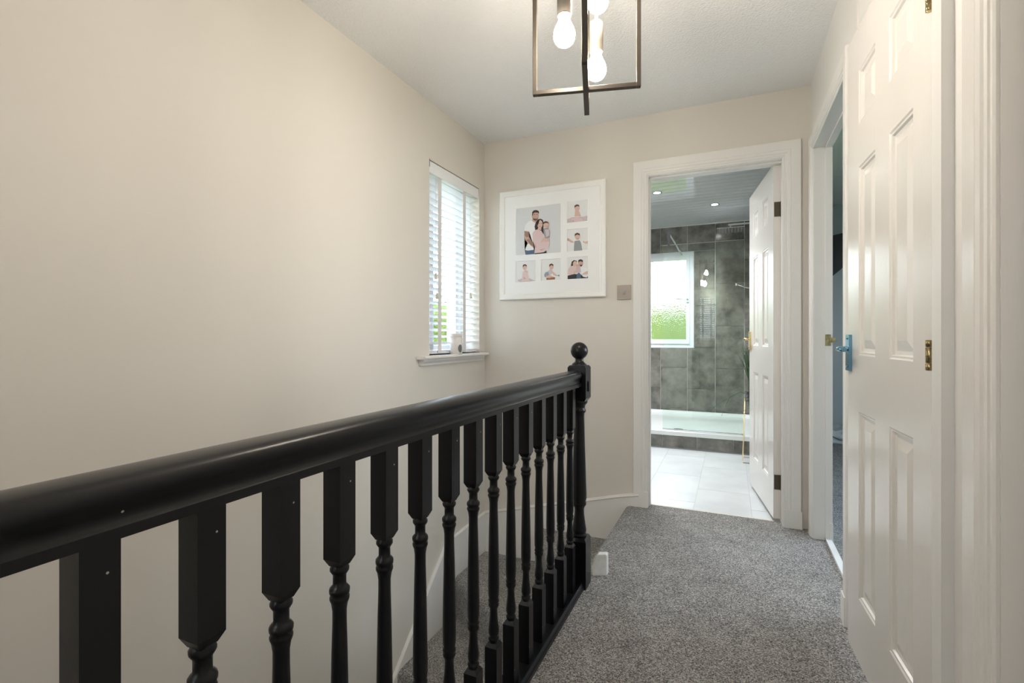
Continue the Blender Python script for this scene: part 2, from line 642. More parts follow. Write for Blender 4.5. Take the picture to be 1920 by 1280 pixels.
for i in range(len(sp)):
    bm.faces.new((va[i], va[(i + 1) % len(sp)], vb[(i + 1) % len(sp)], vb[i]))
bm.faces.new(vb)
# thin bead along the top
for (a, b), (c, d) in zip(sp[:2], sp[1:3]):
    v = [bm.verts.new(p) for p in ((a, YB - T, b - 0.004), (c, YB - T, d - 0.004), (c, YB - T - 0.006, d - 0.009), (a, YB - T - 0.006, b - 0.009), (a, YB - T, b - 0.016), (c, YB - T, d - 0.016))]
    bm.faces.new((v[0], v[1], v[2], v[3]))
    bm.faces.new((v[3], v[2], v[5], v[4]))
bmesh.ops.recalc_face_normals(bm, faces=bm.faces)
tag(obj('baseboard_back', bm, M['trim']), 'white sloping string board on the end wall above the winder steps', 'baseboard', kind='structure')

# ------------------------------------------------------------------ door surrounds
ARCH = [(0.0, 0.0), (0.0, 0.006), (0.004, 0.009), (0.010, 0.009), (0.012, 0.012), (0.022, 0.0125), (0.026, 0.016), (0.036, 0.018), (0.039, 0.0165), (0.041, 0.018), (0.084, 0.018), (0.087, 0.015), (0.087, 0.0)]


def architrave(name, plane, u0, u1, h, wall, sgn, width=1.0, legs=(True, True), plinth=None):
    """frame moulding round an opening u0..u1 x 0..h on plane 'Y' (wall at y=wall) or 'X'"""
    def P(u, t, z):
        return (u, wall + sgn * t, z) if plane == 'Y' else (wall + sgn * t, u, z)
    prof = [(a * width, t) for a, t in ARCH]
    st = []
    if legs[0]:
        st.append(lambda p: P(u0 - p[0], p[1], 0.0))
    st.append(lambda p: P(u0 - p[0], p[1], h + p[0]))
    st.append(lambda p: P(u1 + p[0], p[1], h + p[0]))
    if legs[1]:
        st.append(lambda p: P(u1 + p[0], p[1], 0.0))
    bm = sweep(nb(), prof, st)
    return bm


def lining(bm, plane, u0, u1, h, w0, w1, t=0.02):
    """three boards lining the opening from depth w0 to w1 (they stand inside the wall)"""
    def B(a0, a1, z0, z1):
        box(bm, a0, a1, w0, w1, z0, z1) if plane == 'Y' else box(bm, w0, w1, a0, a1, z0, z1)
    B(u0 - t, u0 + 0.003, -0.01, h)
    B(u1 - 0.003, u1 + t, -0.01, h)
    B(u0 - t, u1 + t, h - 0.003, h + t)


bm = architrave('a', 'Y', OX0 + 0.008, OX1 - 0.002, OH, YB, -1)
lining(bm, 'Y', OX0, OX1, OH, YB - 0.002, BY0 + 0.005, 0.004)
box(bm, OX0, OX0 + 0.012, YB + 0.025, YB + 0.062, 0, OH)         # door stops
box(bm, OX0, OX1, YB + 0.025, YB + 0.062, OH - 0.012, OH)
# plinth pieces at the feet
box(bm, OX0 - 0.05, OX0 + 0.004, YB - 0.021, YB, 0, 0.092)
box(bm, OX1 + 0.004, OX1 + 0.088, YB - 0.021, YB, 0, 0.092)
tag(obj('trim_1', bm, M['trim']), 'white moulded frame around the bathroom doorway', 'door frame', kind='structure')

bm = architrave('a', 'X', D2Y0 + 0.02, D2Y1, D2H - 0.005, XR, -1, 0.82)
lining(bm, 'X', D2Y0, D2Y1, D2H, XR - 0.002, 0.452, 0.004)
box(bm, 0.421, 0.45, D2Y1 - 0.012, D2Y1, 0, D2H)
box(bm, 0.421, 0.45, D2Y0, D2Y1, D2H - 0.012, D2H)
box(bm, XR - 0.022, XR + 0.03, D2Y0 - 0.05, D2Y0 + 0.008, 0, 0.10)
box(bm, 0.438, 0.452, D2Y1 - 0.018, D2Y1 - 0.012, 0, 0.09)
tag(obj('trim_2', bm, M['trim']), 'white moulded frame around the narrow-looking bedroom doorway', 'door frame', kind='structure')
bm = bbox(0.421, 0.447, D2Y0, D2Y1, 0.0, 0.012, 0.003)
tag(obj('trim_3', bm, M['white']), 'white threshold strip across the bedroom doorway', 'threshold', kind='structure')

bm = architrave('a', 'X', D3Y0, D3Y1, 1.945, XRN, -1, 1.06)
lining(bm, 'X', D3Y0, D3Y1, 1.945, XRN - 0.001, 0.452, 0.004)
box(bm, 0.425, 0.451, D3Y1 - 0.012, D3Y1, 0, 1.945)
tag(obj('trim_4', bm, M['gloss']), 'white gloss moulded frame at the right edge of the picture', 'door frame', kind='structure')

# strip that carries the cupboard hinges
bm = nb()
box(bm, 0.368, XRN, 1.196, CY0 - 0.001, 0, ZC - 0.25)
bevel(bm, 0.003, 2)
box(bm, XR + 0.006, 0.450, CY0 - 0.001, CY0 + 0.012, 0, 1.955)
box(bm, XR - 0.002, 0.450, CY1 - 0.012, CY1, 0, 1.955)
box(bm, XR + 0.004, 0.450, CY0, CY1, 1.947, 1.956)
tag(obj('trim_5', bm, M['trim']), 'white frame strip on the hinge side of the cupboard door', 'door frame', kind='structure')
bm = boxes((XR - 0.016, XR, YB - 0.065, YB - 0.019, 0, 0.09))
tag(obj('baseboard_right', bm, M['trim']), 'short white baseboard between bathroom frame and bedroom frame', 'baseboard', kind='structure')


# ------------------------------------------------------------------ six panel doors
def panel_door(name, w, h, t=0.036, z0=0.012):
    """origin at the hinge edge foot, leaf runs along local +X, faces local -Y and +Y"""
    root = empty(name)
    k = w / 0.65
    xs = [0.0, 0.118 * k, 0.27 * k, 0.38 * k, 0.532 * k, w]
    s = h / 1.935
    zs = [z0] + [z0 + (z - 0.012) * s for z in (0.205, 0.775, 0.947, 1.52, 1.65, 1.815)] + [z0 + h]
    bm = nb()
    holes = [(i, j) for i in (1, 3) for j in (1, 3, 5)]
    ht = t / 2
    for sd in (-1, 1):
        grid = [[bm.verts.new((x, sd * ht, z)) for z in zs] for x in xs]
        for i in range(5):
            for j in range(7):
                if (i, j) in holes:
                    continue
                f = (grid[i][j], grid[i + 1][j], grid[i + 1][j + 1], grid[i][j + 1])
                bm.faces.new(f if sd < 0 else f[::-1])
    for i, j in holes:
        x0, x1, a, b = xs[i], xs[i + 1], zs[j], zs[j + 1]
        c = [(x0, a), (x1, a), (x1, b), (x0, b)]
        for q in range(4):
            p, r = c[q], c[(q + 1) % 4]
            bm.faces.new([bm.verts.new(v) for v in ((p[0], -ht, p[1]), (p[0], ht, p[1]), (r[0], ht, r[1]), (r[0], -ht, r[1]))])
    c = [(0, zs[0]), (w, zs[0]), (w, zs[-1]), (0, zs[-1])]
    for q in range(4):
        p, r = c[q], c[(q + 1) % 4]
        bm.faces.new([bm.verts.new(v) for v in ((p[0], -ht, p[1]), (r[0], -ht, r[1]), (r[0], ht, r[1]), (p[0], ht, p[1]))])
    bmesh.ops.remove_doubles(bm, verts=bm.verts, dist=1e-5)
    obj('leaf', bm, M['gloss'], root)
    loops = [(0.0, 0.0), (0.004, 0.003), (0.009, 0.0035), (0.012, 0.009), (0.020, 0.0105), (0.022, 0.0105), (0.046, 0.0035)]
    for i, j in holes:
        x0, x1, a, b = xs[i], xs[i + 1], zs[j], zs[j + 1]
        bm = nb()
        for sd in (-1, 1):
            rings = []
            for ins, dep in loops:
                yy = sd * (ht - dep)
                rings.append([bm.verts.new(p) for p in ((x0 + ins, yy, a + ins), (x1 - ins, yy, a + ins), (x1 - ins, yy, b - ins), (x0 + ins, yy, b - ins))])
            for r1, r2 in zip(rings, rings[1:]):
                for q in range(4):
                    f = (r1[q], r1[(q + 1) % 4], r2[(q + 1) % 4], r2[q])
                    bm.faces.new(f if sd < 0 else f[::-1])
            bm.faces.new(rings[-1] if sd < 0 else rings[-1][::-1])
        obj('panel', bm, M['gloss'], root)
    return root, zs


# bathroom door: hinged on the right jamb, swung into the bathroom
d1, zs1 = panel_door('door_1', 0.69, 1.93)
tag(d1, 'white six-panel bathroom door standing open into the bathroom', 'door', kind='structure')
d1.location = (0.226, 3.018, 0)
d1.rotation_euler = (0, 0, R(98.0))
for z in (0.205, 1.69):
    bm = nb()
    box(bm, -0.0015, 0.0, -0.017, 0.014, z - 0.035, z + 0.045)
    bevel(bm, 0.004, 2)
    h_ = obj('hinge', bm, M['brownhinge'], d1)
    bm = nb()
    lathe(bm, [(0.006, z - 0.037), (0.006, z + 0.047)], 10, (-0.004, -0.021, 0))
    obj('knuckle', bm, M['brownhinge'], h_)


def lever_handle(root, x, z, side, m, m2, toward, plate_h=0.125):
    """back plate with a lever; side = -1/+1 local Y face, lever points along local x 'toward'"""
    y = side * 0.018
    bm = nb()
    y0, y1 = sorted((y, y + side * 0.009))
    box(bm, x - 0.02, x + 0.02, y0, y1, z - plate_h / 2 - 0.012, z + plate_h / 2 - 0.012)
    bevel(bm, 0.003, 2)
    hd = obj('handle', bm, m, root)
    bm = nb()
    pts = [(x, y, z), (x, y + side * 0.028, z), (x + toward * 0.006, y + side * 0.035, z), (x + toward * 0.04, y + side * 0.038, z + 0.001), (x + toward * 0.095, y + side * 0.038, z - 0.001)]
    tube(bm, pts, [0.009, 0.008, 0.0085, 0.009, 0.007], 10)
    obj('lever', bm, m2, hd)
    for dz in (-plate_h / 2 + 0.0, plate_h / 2 - 0.024):
        bm = nb()
        lathe(bm, [(0.0035, 0), (0.0035, side * 0.0115), (0.0, side * 0.012)], 8, (x, y, z + dz), 'Y')
        obj('screw', bm, m2, hd)
    return hd


lever_handle(d1, 0.655, 0.985, 1, M['brass'], M['brass'], -1)

# airing cupboard door: slightly ajar, hinged at its near edge
d2, zs2 = panel_door('door_2', 0.652, 1.93)
tag(d2, 'tall white six-panel cupboard door ajar on the right with a chrome lever painted with a blue reflection', 'door', kind='structure')
HX, HY = 0.347 + 0.652 * math.sin(R(2.74)), 1.905 - 0.652 * math.cos(R(2.74))
# local +X must run from the hinge (near) to the handle edge (far)
ang = math.atan2(1.905 - HY, 0.347 - HX)
d2.rotation_euler = (0, 0, ang)
d2.location = (HX + 0.018 * math.cos(ang - math.pi / 2), HY + 0.018 * math.sin(ang - math.pi / 2), 0)
for z in (0.25, 0.963, 1.70):
    hroot = None
    for a, b in ((z - 0.032, z - 0.017), (z - 0.0165, z + 0.016), (z + 0.0165, z + 0.031)):
        bm = nb()
        lathe(bm, [(0.0055, a), (0.0068, a + 0.001), (0.0068, b - 0.001), (0.0055, b)], 12, (0.014, 0.0245, 0))
        if hroot is None:
            hroot = obj('hinge', bm, M['oldbrass'], d2)
        else:
            obj('knuckle', bm, M['oldbrass'], hroot)
lever_handle(d2, 0.652 - 0.028, 0.962, 1, M['chrome_blue_refl'], M['chrome_blue_refl'], -1, 0.115)

# nearest doorway: closed leaf deep in its frame
bm = bbox(0.425, 0.449, D3Y0 + 0.003, D3Y1 - 0.003, 0.01, 1.94, 0.002)
tag(obj('door_3', bm, M['gloss']), 'white door leaf deep in the frame at the right edge', 'door', kind='structure')
# bedroom lock keep on the far jamb
t_ = empty('lock_keep', (0.431, D2Y1 - 0.012, 0.985))
tag(t_, 'small tarnished brass lock keep on the jamb of the bedroom doorway', 'lock')
bm = nb()
box(bm, -0.012, 0.012, -0.003, 0.0, -0.028, 0.028)
bevel(bm, 0.002, 2)
obj('plate', bm, M['oldbrass'], t_)
bm = nb()
box(bm, 0.006, 0.03, -0.016, 0.0, -0.012, 0.012)
bevel(bm, 0.004, 2)
obj('latch_lip', bm, M['oldbrass'], t_)

# ------------------------------------------------------------------ banister
ban = empty('banister', (NX, NY, 0.0))
tag(ban, 'black painted banister with turned spindles running beside the stairwell', 'banister')


def loc(bm, dx=-NX, dy=-NY, dz=0):
    bm.transform(Matrix.Translation((dx, dy, dz)))
    return bm


Y0B = -0.42
# handrail profile (x, z): rounded mopstick top with a narrower underside
hp = []
XC = -0.572
half = [(0.030, 0.804), (0.030, 0.8155), (0.0285, 0.8170), (0.0262, 0.8195), (0.0252, 0.8225), (0.0252, 0.8265), (0.0265, 0.8305), (0.0295, 0.8360), (0.0328, 0.8410), (0.0345, 0.8465), (0.0342, 0.8520), (0.0318, 0.8570), (0.0270, 0.8612), (0.0195, 0.8640), (0.0100, 0.8656)]
hp = [(XC + a, z) for a, z in half] + [(XC, 0.866)] + [(XC - a, z) for a, z in reversed(half)]
bm = sweep(nb(), hp, [lambda p: (p[0], Y0B, p[1]), lambda p: (p[0], 1.885, p[1])])
o = obj('handrail', loc(bm), M['black'], ban, smooth=True, autosmooth=32)
# base rail with a raised lip either side
bp_ = [(-0.603, -0.005), (-0.603, 0.026), (-0.592, 0.026), (-0.592, 0.018), (-0.548, 0.018), (-0.548, 0.027), (-0.541, 0.027), (-0.536, 0.020), (-0.533, 0.012), (-0.533, -0.005)]
bm = sweep(nb(), bp_, [lambda p: (p[0], Y0B, p[1]), lambda p: (p[0], 1.885, p[1])])
obj('base_rail', loc(bm), M['black'], ban)


def square_prism(bm, hw, z0, z1, cham=0.0, chb=0.0):
    """square block with pyramidal shoulders (chamfer heights)"""
    lv = [(hw - (0.006 if chb else 0), z0)] if chb else [(hw, z0)]
    if chb:
        lv.append((hw, z0 + chb))
    if cham:
        lv += [(hw, z1 - cham), (hw - 0.006, z1)]
    else:
        lv.append((hw, z1))
    rings = [[bm.verts.new((sx * h, sy * h, z)) for sx, sy in ((-1, -1), (1, -1), (1, 1), (-1, 1))] for h, z in lv]
    for a, b in zip(rings, rings[1:]):
        for i in range(4):
            bm.faces.new((a[i], a[(i + 1) % 4], b[(i + 1) % 4], b[i]))
    bm.faces.new(rings[0][::-1])
    bm.faces.new(rings[-1])


bm = nb()
square_prism(bm, 0.0172, 0.637, 0.806, 0, 0.012)
square_prism(bm, 0.0172, 0.016, 0.201, 0.010, 0)
prof = [(0.011, 0.642), (0.0125, 0.637), (0.015, 0.633), (0.015, 0.629), (0.0125, 0.625), (0.0105, 0.622), (0.0105, 0.606), (0.0125, 0.604), (0.0158, 0.600), (0.0162, 0.597), (0.0158, 0.593), (0.0135, 0.590), (0.0155, 0.587), (0.0155, 0.583), (0.0130, 0.577), (0.0112, 0.565), (0.0112, 0.545),
        (0.0125, 0.50), (0.0140, 0.42), (0.0150, 0.35), (0.0148, 0.325), (0.0125, 0.314), (0.0145, 0.311), (0.0148, 0.307), (0.0130, 0.303), (0.0145, 0.300), (0.0140, 0.295), (0.0110, 0.290), (0.0100, 0.278), (0.0112, 0.258), (0.0140, 0.236), (0.0145, 0.226), (0.0125, 0.218), (0.0110, 0.215), (0.0140, 0.212), (0.0145, 0.208), (0.0130, 0.203), (0.012, 0.199)]
lathe(bm, prof, 14)
me0 = None
for k in range(-6, 15):
    yk = 0.267 + 0.1108 * k
    if me0 is None:
        o = obj('baluster', bm, M['black'], ban)
        me0 = o
    else:
        o = inst(me0, 'baluster', ban)
    o.location = (-0.571 - NX, yk - NY, 0)


def newel(yc, first):
    bm = nb()
    hw = 0.0375
    square_prism(bm, hw, 0.745, 0.886, 0.008, 0.010)
    square_prism(bm, hw, -0.10, 0.197, 0.012, 0)
    lathe(bm, [(0.030, 0.752), (0.033, 0.746), (0.034, 0.738), (0.031, 0.732), (0.026, 0.727), (0.0235, 0.720), (0.0235, 0.712), (0.026, 0.708), (0.0275, 0.703), (0.026, 0.698), (0.0215, 0.692), (0.0205, 0.680), (0.0225, 0.60), (0.0265, 0.48), (0.0298, 0.37), (0.0298, 0.350), (0.0262, 0.338), (0.0282, 0.333), (0.0285, 0.325), (0.0240, 0.318), (0.0195, 0.308), (0.0200, 0.285), (0.0245, 0.250), (0.0290, 0.225), (0.0285, 0.215), (0.0255, 0.210), (0.0285, 0.207), (0.029, 0.202), (0.027, 0.195)], 24)
    n_ = obj('newel_post', bm, M['black'], ban)
    n_.location = (0, yc - NY, 0)
    bm = nb()
    pr = [(0.030, 0.886), (0.0305, 0.889), (0.027, 0.893), (0.019, 0.899), (0.0165, 0.906), (0.0168, 0.911)]
    rb, zb = 0.0352, 0.944
    for a in range(-62, 91, 8):
        pr.append((rb * math.cos(R(a)), zb + rb * math.sin(R(a))))
    pr.append((0.0005, zb + rb))
    lathe(bm, pr, 28)
    obj('ball_finial', bm, M['black'], n_)
    # wooden pegs on the landing side
    bm = bbox(hw, hw + 0.004, -0.008, 0.008, 0.782, 0.822, 0.001)
    obj('peg_block', bm, M['black'], n_)


newel(NY, True)
newel(Y0B - 0.03, False)

# white painted end block by the newel
bm = nb()
pb = [(-0.532, 0.0), (-0.476, 0.0), (-0.476, 0.084), (-0.481, 0.090), (-0.512, 0.090), (-0.520, 0.078), (-0.535, 0.035)]
lo = [bm.verts.new((x, 2.004 + 0.5 * (x + 0.53), z)) for x, z in pb]
hi = [bm.verts.new((x, 2.034 + 0.5 * (x + 0.53), z)) for x, z in pb]
for i in range(len(pb)):
    bm.faces.new((lo[i], lo[(i + 1) % len(pb)], hi[(i + 1) % len(pb)], hi[i]))
bm.faces.new(lo)
bm.faces.new(hi)
bmesh.ops.recalc_face_normals(bm, faces=bm.faces)
bevel(bm, 0.003, 2)
tag(obj('end_block', bm, M['blockwhite']), 'small chipped white wooden block on the carpet at the newel foot', 'block')


# ------------------------------------------------------------------ windows and blinds
def casement(name, m, w, h, d=0.06, bar=0.055):
    """window in local XZ plane: frame plus a pane, origin at lower left, depth along +Y"""
    root = empty(name)
    bm = boxes((0, bar, 0, d, 0, h), (w - bar, w, 0, d, 0, h), (bar, w - bar, 0, d, 0, bar), (bar, w - bar, 0, d, h - bar, h))
    bevel(bm, 0.004, 2)
    obj('window_frame', bm, M['upvc'], root)
    bm = boxes((bar, w - bar, d * 0.45, d * 0.45 + 0.006, bar, h - bar))
    obj('pane', bm, m, root)
    return root


# landing window in the left wall
wl = casement('window_1', M['clear'], WY1 - WY0, WZ1 - WZ0)
wl.location = (XL - 0.14, WY0, WZ0)
wl.rotation_euler = (0, 0, R(90))
tag(wl, 'white framed landing window behind the slatted blind', 'window', kind='structure')
bm = boxes((0.205, 0.217, -0.004, 0.055, 0.055, WZ1 - WZ0 - 0.055))
obj('mullion', bm, M['rocker'], wl)
# sill board with a cove under it
sl = [(XL - 0.12, 0.898), (-1.478, 0.898), (-1.472, 0.895), (-1.470, 0.889), (-1.472, 0.883), (-1.478, 0.880), (-1.492, 0.879), (-1.497, 0.868), (-1.508, 0.858), (-1.512, 0.851), (-1.512, 0.846), (XL, 0.846), (XL, 0.880), (XL - 0.12, 0.88)]
bm = nb()
sweep(bm, sl[:6] + [(XL, 0.879), (XL, 0.898)], [lambda p: (p[0], 2.165, p[1]), lambda p: (p[0], 2.902, p[1])])
sweep(bm, [(-1.492, 0.879), (-1.497, 0.868), (-1.508, 0.858), (-1.511, 0.851), (-1.511, 0.846), (XL, 0.846), (XL, 0.879)], [lambda p: (p[0], 2.185, p[1]), lambda p: (p[0], 2.885, p[1])])
box(bm, XL - 0.12, XL, WY0, WY1, 0.879, 0.898)
tag(obj('trim_6', bm, M['trim']), 'white moulded window sill with rounded nose under the blind', 'window sill', kind='structure')


def blind(name, w, top, bottom, tapes, label, pulls):
    """venetian blind hanging in local XZ, room side towards -Y, origin at left of the sill line"""
    root = empty(name)
    tag(root, label, 'blind')
    bm = bbox(0.004, w - 0.004, -0.005, 0.009, top - 0.064, top, 0.002)
    obj('valance', bm, M['white'], root)
    bm = boxes((0.008, w - 0.008, 0.012, 0.055, top - 0.045, top - 0.002))
    obj('head_rail', bm, M['white'], root)
    z = top - 0.085
    first = None
    bm = nb()
    n = 5
    rings = []
    for i in range(n + 1):
        s = -0.025 + 0.05 * i / n
        c = 0.0025 * (1 - (s / 0.025) ** 2)
        rings.append([bm.verts.new((x, s, c + q)) for x, q in ((0.008, 0), (w - 0.008, 0), (w - 0.008, 0.0028), (0.008, 0.0028))])
    for a, b in zip(rings, rings[1:]):
        for q in range(4):
            bm.faces.new((a[q], a[(q + 1) % 4], b[(q + 1) % 4], b[q]))
    bm.faces.new(rings[0])
    bm.faces.new(rings[-1])
    bmesh.ops.recalc_face_normals(bm, faces=bm.faces)
    while z > bottom + 0.05:
        if first is None:
            first = o = obj('slat', bm, M['slat'], root)
        else:
            o = inst(first, 'slat', root)
        o.location = (0, 0.034, z)
        o.rotation_euler = (R(SLAT_TILT), 0, 0)
        z -= 0.0388
    bm = bbox(0.008, w - 0.008, 0.010, 0.058, bottom + 0.006, bottom + 0.024, 0.004)
    obj('bottom_rail', bm, M['slat'], root)
    for a, b in tapes:
        bm = nb()
        box(bm, a, b, 0.006, 0.0068, bottom + 0.008, top - 0.06)
        obj('ladder_tape', bm, M['tape'], root)
        bm = nb()
        box(bm, a, b, 0.0605, 0.0613, bottom + 0.008, top - 0.06)
        obj('ladder_tape', bm, M['tape'], root)
    for x, zt in pulls:
        bm = tube(nb(), [(x, 0.002, top - 0.07), (x, 0.001, zt)], 0.0011, 5)
        c = obj('pull_cord', bm, M['tape'], root)
        bm = nb()
        lathe(bm, [(0.003, zt + 0.002), (0.0055, zt - 0.004), (0.0075, zt - 0.022), (0.0095, zt - 0.030), (0.0095, zt - 0.033), (0.004, zt - 0.035)], 10, (x, 0.001, 0))
        obj('tassel', bm, M['pullwood'], c)
    return root


SLAT_TILT = -14.0
b1 = blind('window_blind', WY1 - WY0, 1.08, 0.0, [(0.108, 0.146), (0.398, 0.432)], 'white slatted venetian blind in the window of the left wall', [(0.078, 0.464), (0.09, 0.352), (0.485, 0.383)])
b1.location = (XL - 0.008, WY0, 0.9)
b1.rotation_euler = (0, 0, R(90))
# black bracket end at the top of the valance
bm = boxes((0.0, 0.004, -0.008, 0.012, 1.045, 1.09))
obj('end_bracket', bm, M['dark'], b1)

# narrow window mirrored in the shower glass; wider one added as unseen fill light
for n_, ((a, b), lb) in enumerate(zip(FWS, ('wider white blind on the added fill-light window above the stairs', 'narrow white venetian blind mirrored in the shower glass'))):
    wf = casement('window_%d' % (5 + n_), M['clear'], b - a, FZ1 - FZ0)
    wf.location = (b, YF - 0.14, FZ0)
    wf.rotation_euler = (0, 0, R(180))
    tag(wf, ('wider added fill-light' if n_ == 0 else 'narrow') + ' landing window in the wall facing the bathroom doorway', 'window', kind='structure')
    SLAT_TILT = 4.0 if n_ == 0 else 38.0
    b2 = blind('window_blind', b - a, FZ1 - FZ0 - 0.005, 0.0, [(0.1, 0.13), (b - a - 0.13, b - a - 0.1)], lb, [(0.06, 0.45)])
    b2.location = (b, YF - 0.02, FZ0)
    b2.rotation_euler = (0, 0, R(180))
    portal('portal_front', ((a + b) / 2, YF - 0.2, (FZ0 + FZ1) / 2), (R(90), 0, 0), b - a, FZ1 - FZ0)

# jar on the sill
j = empty('candle_jar', (-1.503, 2.532, 0.898))
tag(j, 'white ceramic candle jar with a dark oval mark on the window sill', 'jar')
bm = nb()
lathe(bm, [(0.030, 0.0), (0.0325, 0.002), (0.0325, 0.085), (0.030, 0.088), (0.030, 0.090), (0.0335, 0.092), (0.0335, 0.108), (0.031, 0.110), (0.029, 0.108), (0.029, 0.100), (0.0005, 0.098)], 28)
bm.transform(Matrix.Scale(1.12, 4))
obj('jar_body', bm, M['ceramic'], j)
bm = nb()
vs = []
c0 = R(-18)
rings = []
for rr in (0.0, 0.5, 1.0):
    ring = []
    for i in range(18):
        a = 2 * math.pi * i / 18
        th = c0 + rr * 0.42 * math.cos(a)
        zz = 0.034 + rr * 0.024 * math.sin(a)
        ring.append((0.0368 * math.cos(th), 0.0368 * math.sin(th), zz))
    rings.append([bm.verts.new(p) for p in ring])
for a, b in zip(rings[1:], rings[2:]):
    for i in range(18):
        bm.faces.new((a[i], b[i], b[(i + 1) % 18], a[(i + 1) % 18]))
bm.faces.new(rings[1])
bmesh.ops.delete(bm, geom=rings[0], context='VERTS')
obj('oval_mark', bm, M['darklabel'], j)

# ------------------------------------------------------------------ picture frame
pf = empty('picture_frame', (-1.052, YB, 1.605))
tag(pf, 'square white multi-photo frame hanging on the end wall', 'picture frame')
FY = YB - 0.028           # front of frame
PYp = YB - 0.014          # plane of the prints
hx0, hx1, hz0, hz1 = at(936, 360.6, FY)[0], at(1135.5, 333.2, FY)[0], at(939.3, 562.2, FY)[2], at(936, 360.6, FY)[2]
OFF = Matrix.Translation((1.052, -YB, -1.605))


def rect_frame(x0, x1, z0, z1, prof):
    """prof: (inset, depth out of the wall)"""
    bm = nb()
    rings = [[bm.verts.new(p) for p in ((x0 + i, YB - d, z0 + i), (x1 - i, YB - d, z0 + i), (x1 - i, YB - d, z1 - i), (x0 + i, YB - d, z1 - i))] for i, d in prof]
    for a, b in zip(rings, rings[1:]):
        for q in range(4):
            bm.faces.new((a[q], a[(q + 1) % 4], b[(q + 1) % 4], b[q]))
    bmesh.ops.recalc_face_normals(bm, faces=bm.faces)
    return bm


bm = rect_frame(hx0, hx1, hz0, hz1, [(0.0, 0.0), (0.0, 0.024), (0.004, 0.028), (0.010, 0.028), (0.026, 0.023), (0.034, 0.022), (0.036, 0.018), (0.040, 0.0165), (0.040, 0.010)])
bm.transform(OFF)
obj('frame', bm, M['frame'], pf)

# six prints; corners and shapes were read from the photograph in a crop's own units
CR = lambda cx, cy: (950 + cx * 180 / 1355.0, 370 + cy * 170 / 1280.0)


def pc(cx, cy, lift=0.0):
    p = at(*CR(cx, cy), PYp)
    return Vector((p[0] + 1.052, p[1] - YB - lift, p[2] - 1.605))


PH = {  # name: corners tl, tr, br, bl
    'a': ((132, 155), (768, 88), (768, 778), (132, 822)),
    'b': ((848, 62), (1146, 32), (1146, 330), (848, 372)),
    'c': ((850, 452), (1152, 428), (1152, 746), (850, 768)),
    'd': ((856, 846), (1152, 828), (1152, 1140), (856, 1160)),
    'e': ((128, 905), (414, 884), (414, 1188), (128, 1204)),
    'f': ((484, 876), (764, 858), (764, 1164), (484, 1180)),
}
inkc = {'bg': (0.66, 0.67, 0.69), 'bgw': (0.76, 0.765, 0.77), 'white': (0.80, 0.80, 0.82), 'skin': (0.56, 0.36, 0.29), 'skinl': (0.66, 0.46, 0.39), 'tat': (0.30, 0.20, 0.165), 'hair': (0.045, 0.030, 0.027), 'hair2': (0.10, 0.065, 0.05),
        'pink': (0.70, 0.54, 0.54), 'pinkd': (0.54, 0.36, 0.36), 'jean': (0.10, 0.14, 0.23), 'denim': (0.28, 0.33, 0.39), 'grey': (0.30, 0.32, 0.34), 'dark': (0.035, 0.035, 0.04), 'brown': (0.30, 0.13, 0.075), 'tull': (0.58, 0.50, 0.53), 'green': (0.20, 0.33, 0.24), 'mouth': (0.42, 0.17, 0.16)}
INK = list(inkc)
INKM = [mat('print_ink_' + k, v, 0.45, spec=0.3) for k, v in inkc.items()]


def E_(cx, cy, rx, ry, n=14, rot=0):
    r_ = R(rot)
    return [(cx + rx * math.cos(a) * math.cos(r_) - ry * math.sin(a) * math.sin(r_), cy + rx * math.cos(a) * math.sin(r_) + ry * math.sin(a) * math.cos(r_)) for a in [2 * math.pi * i / n for i in range(n)]]


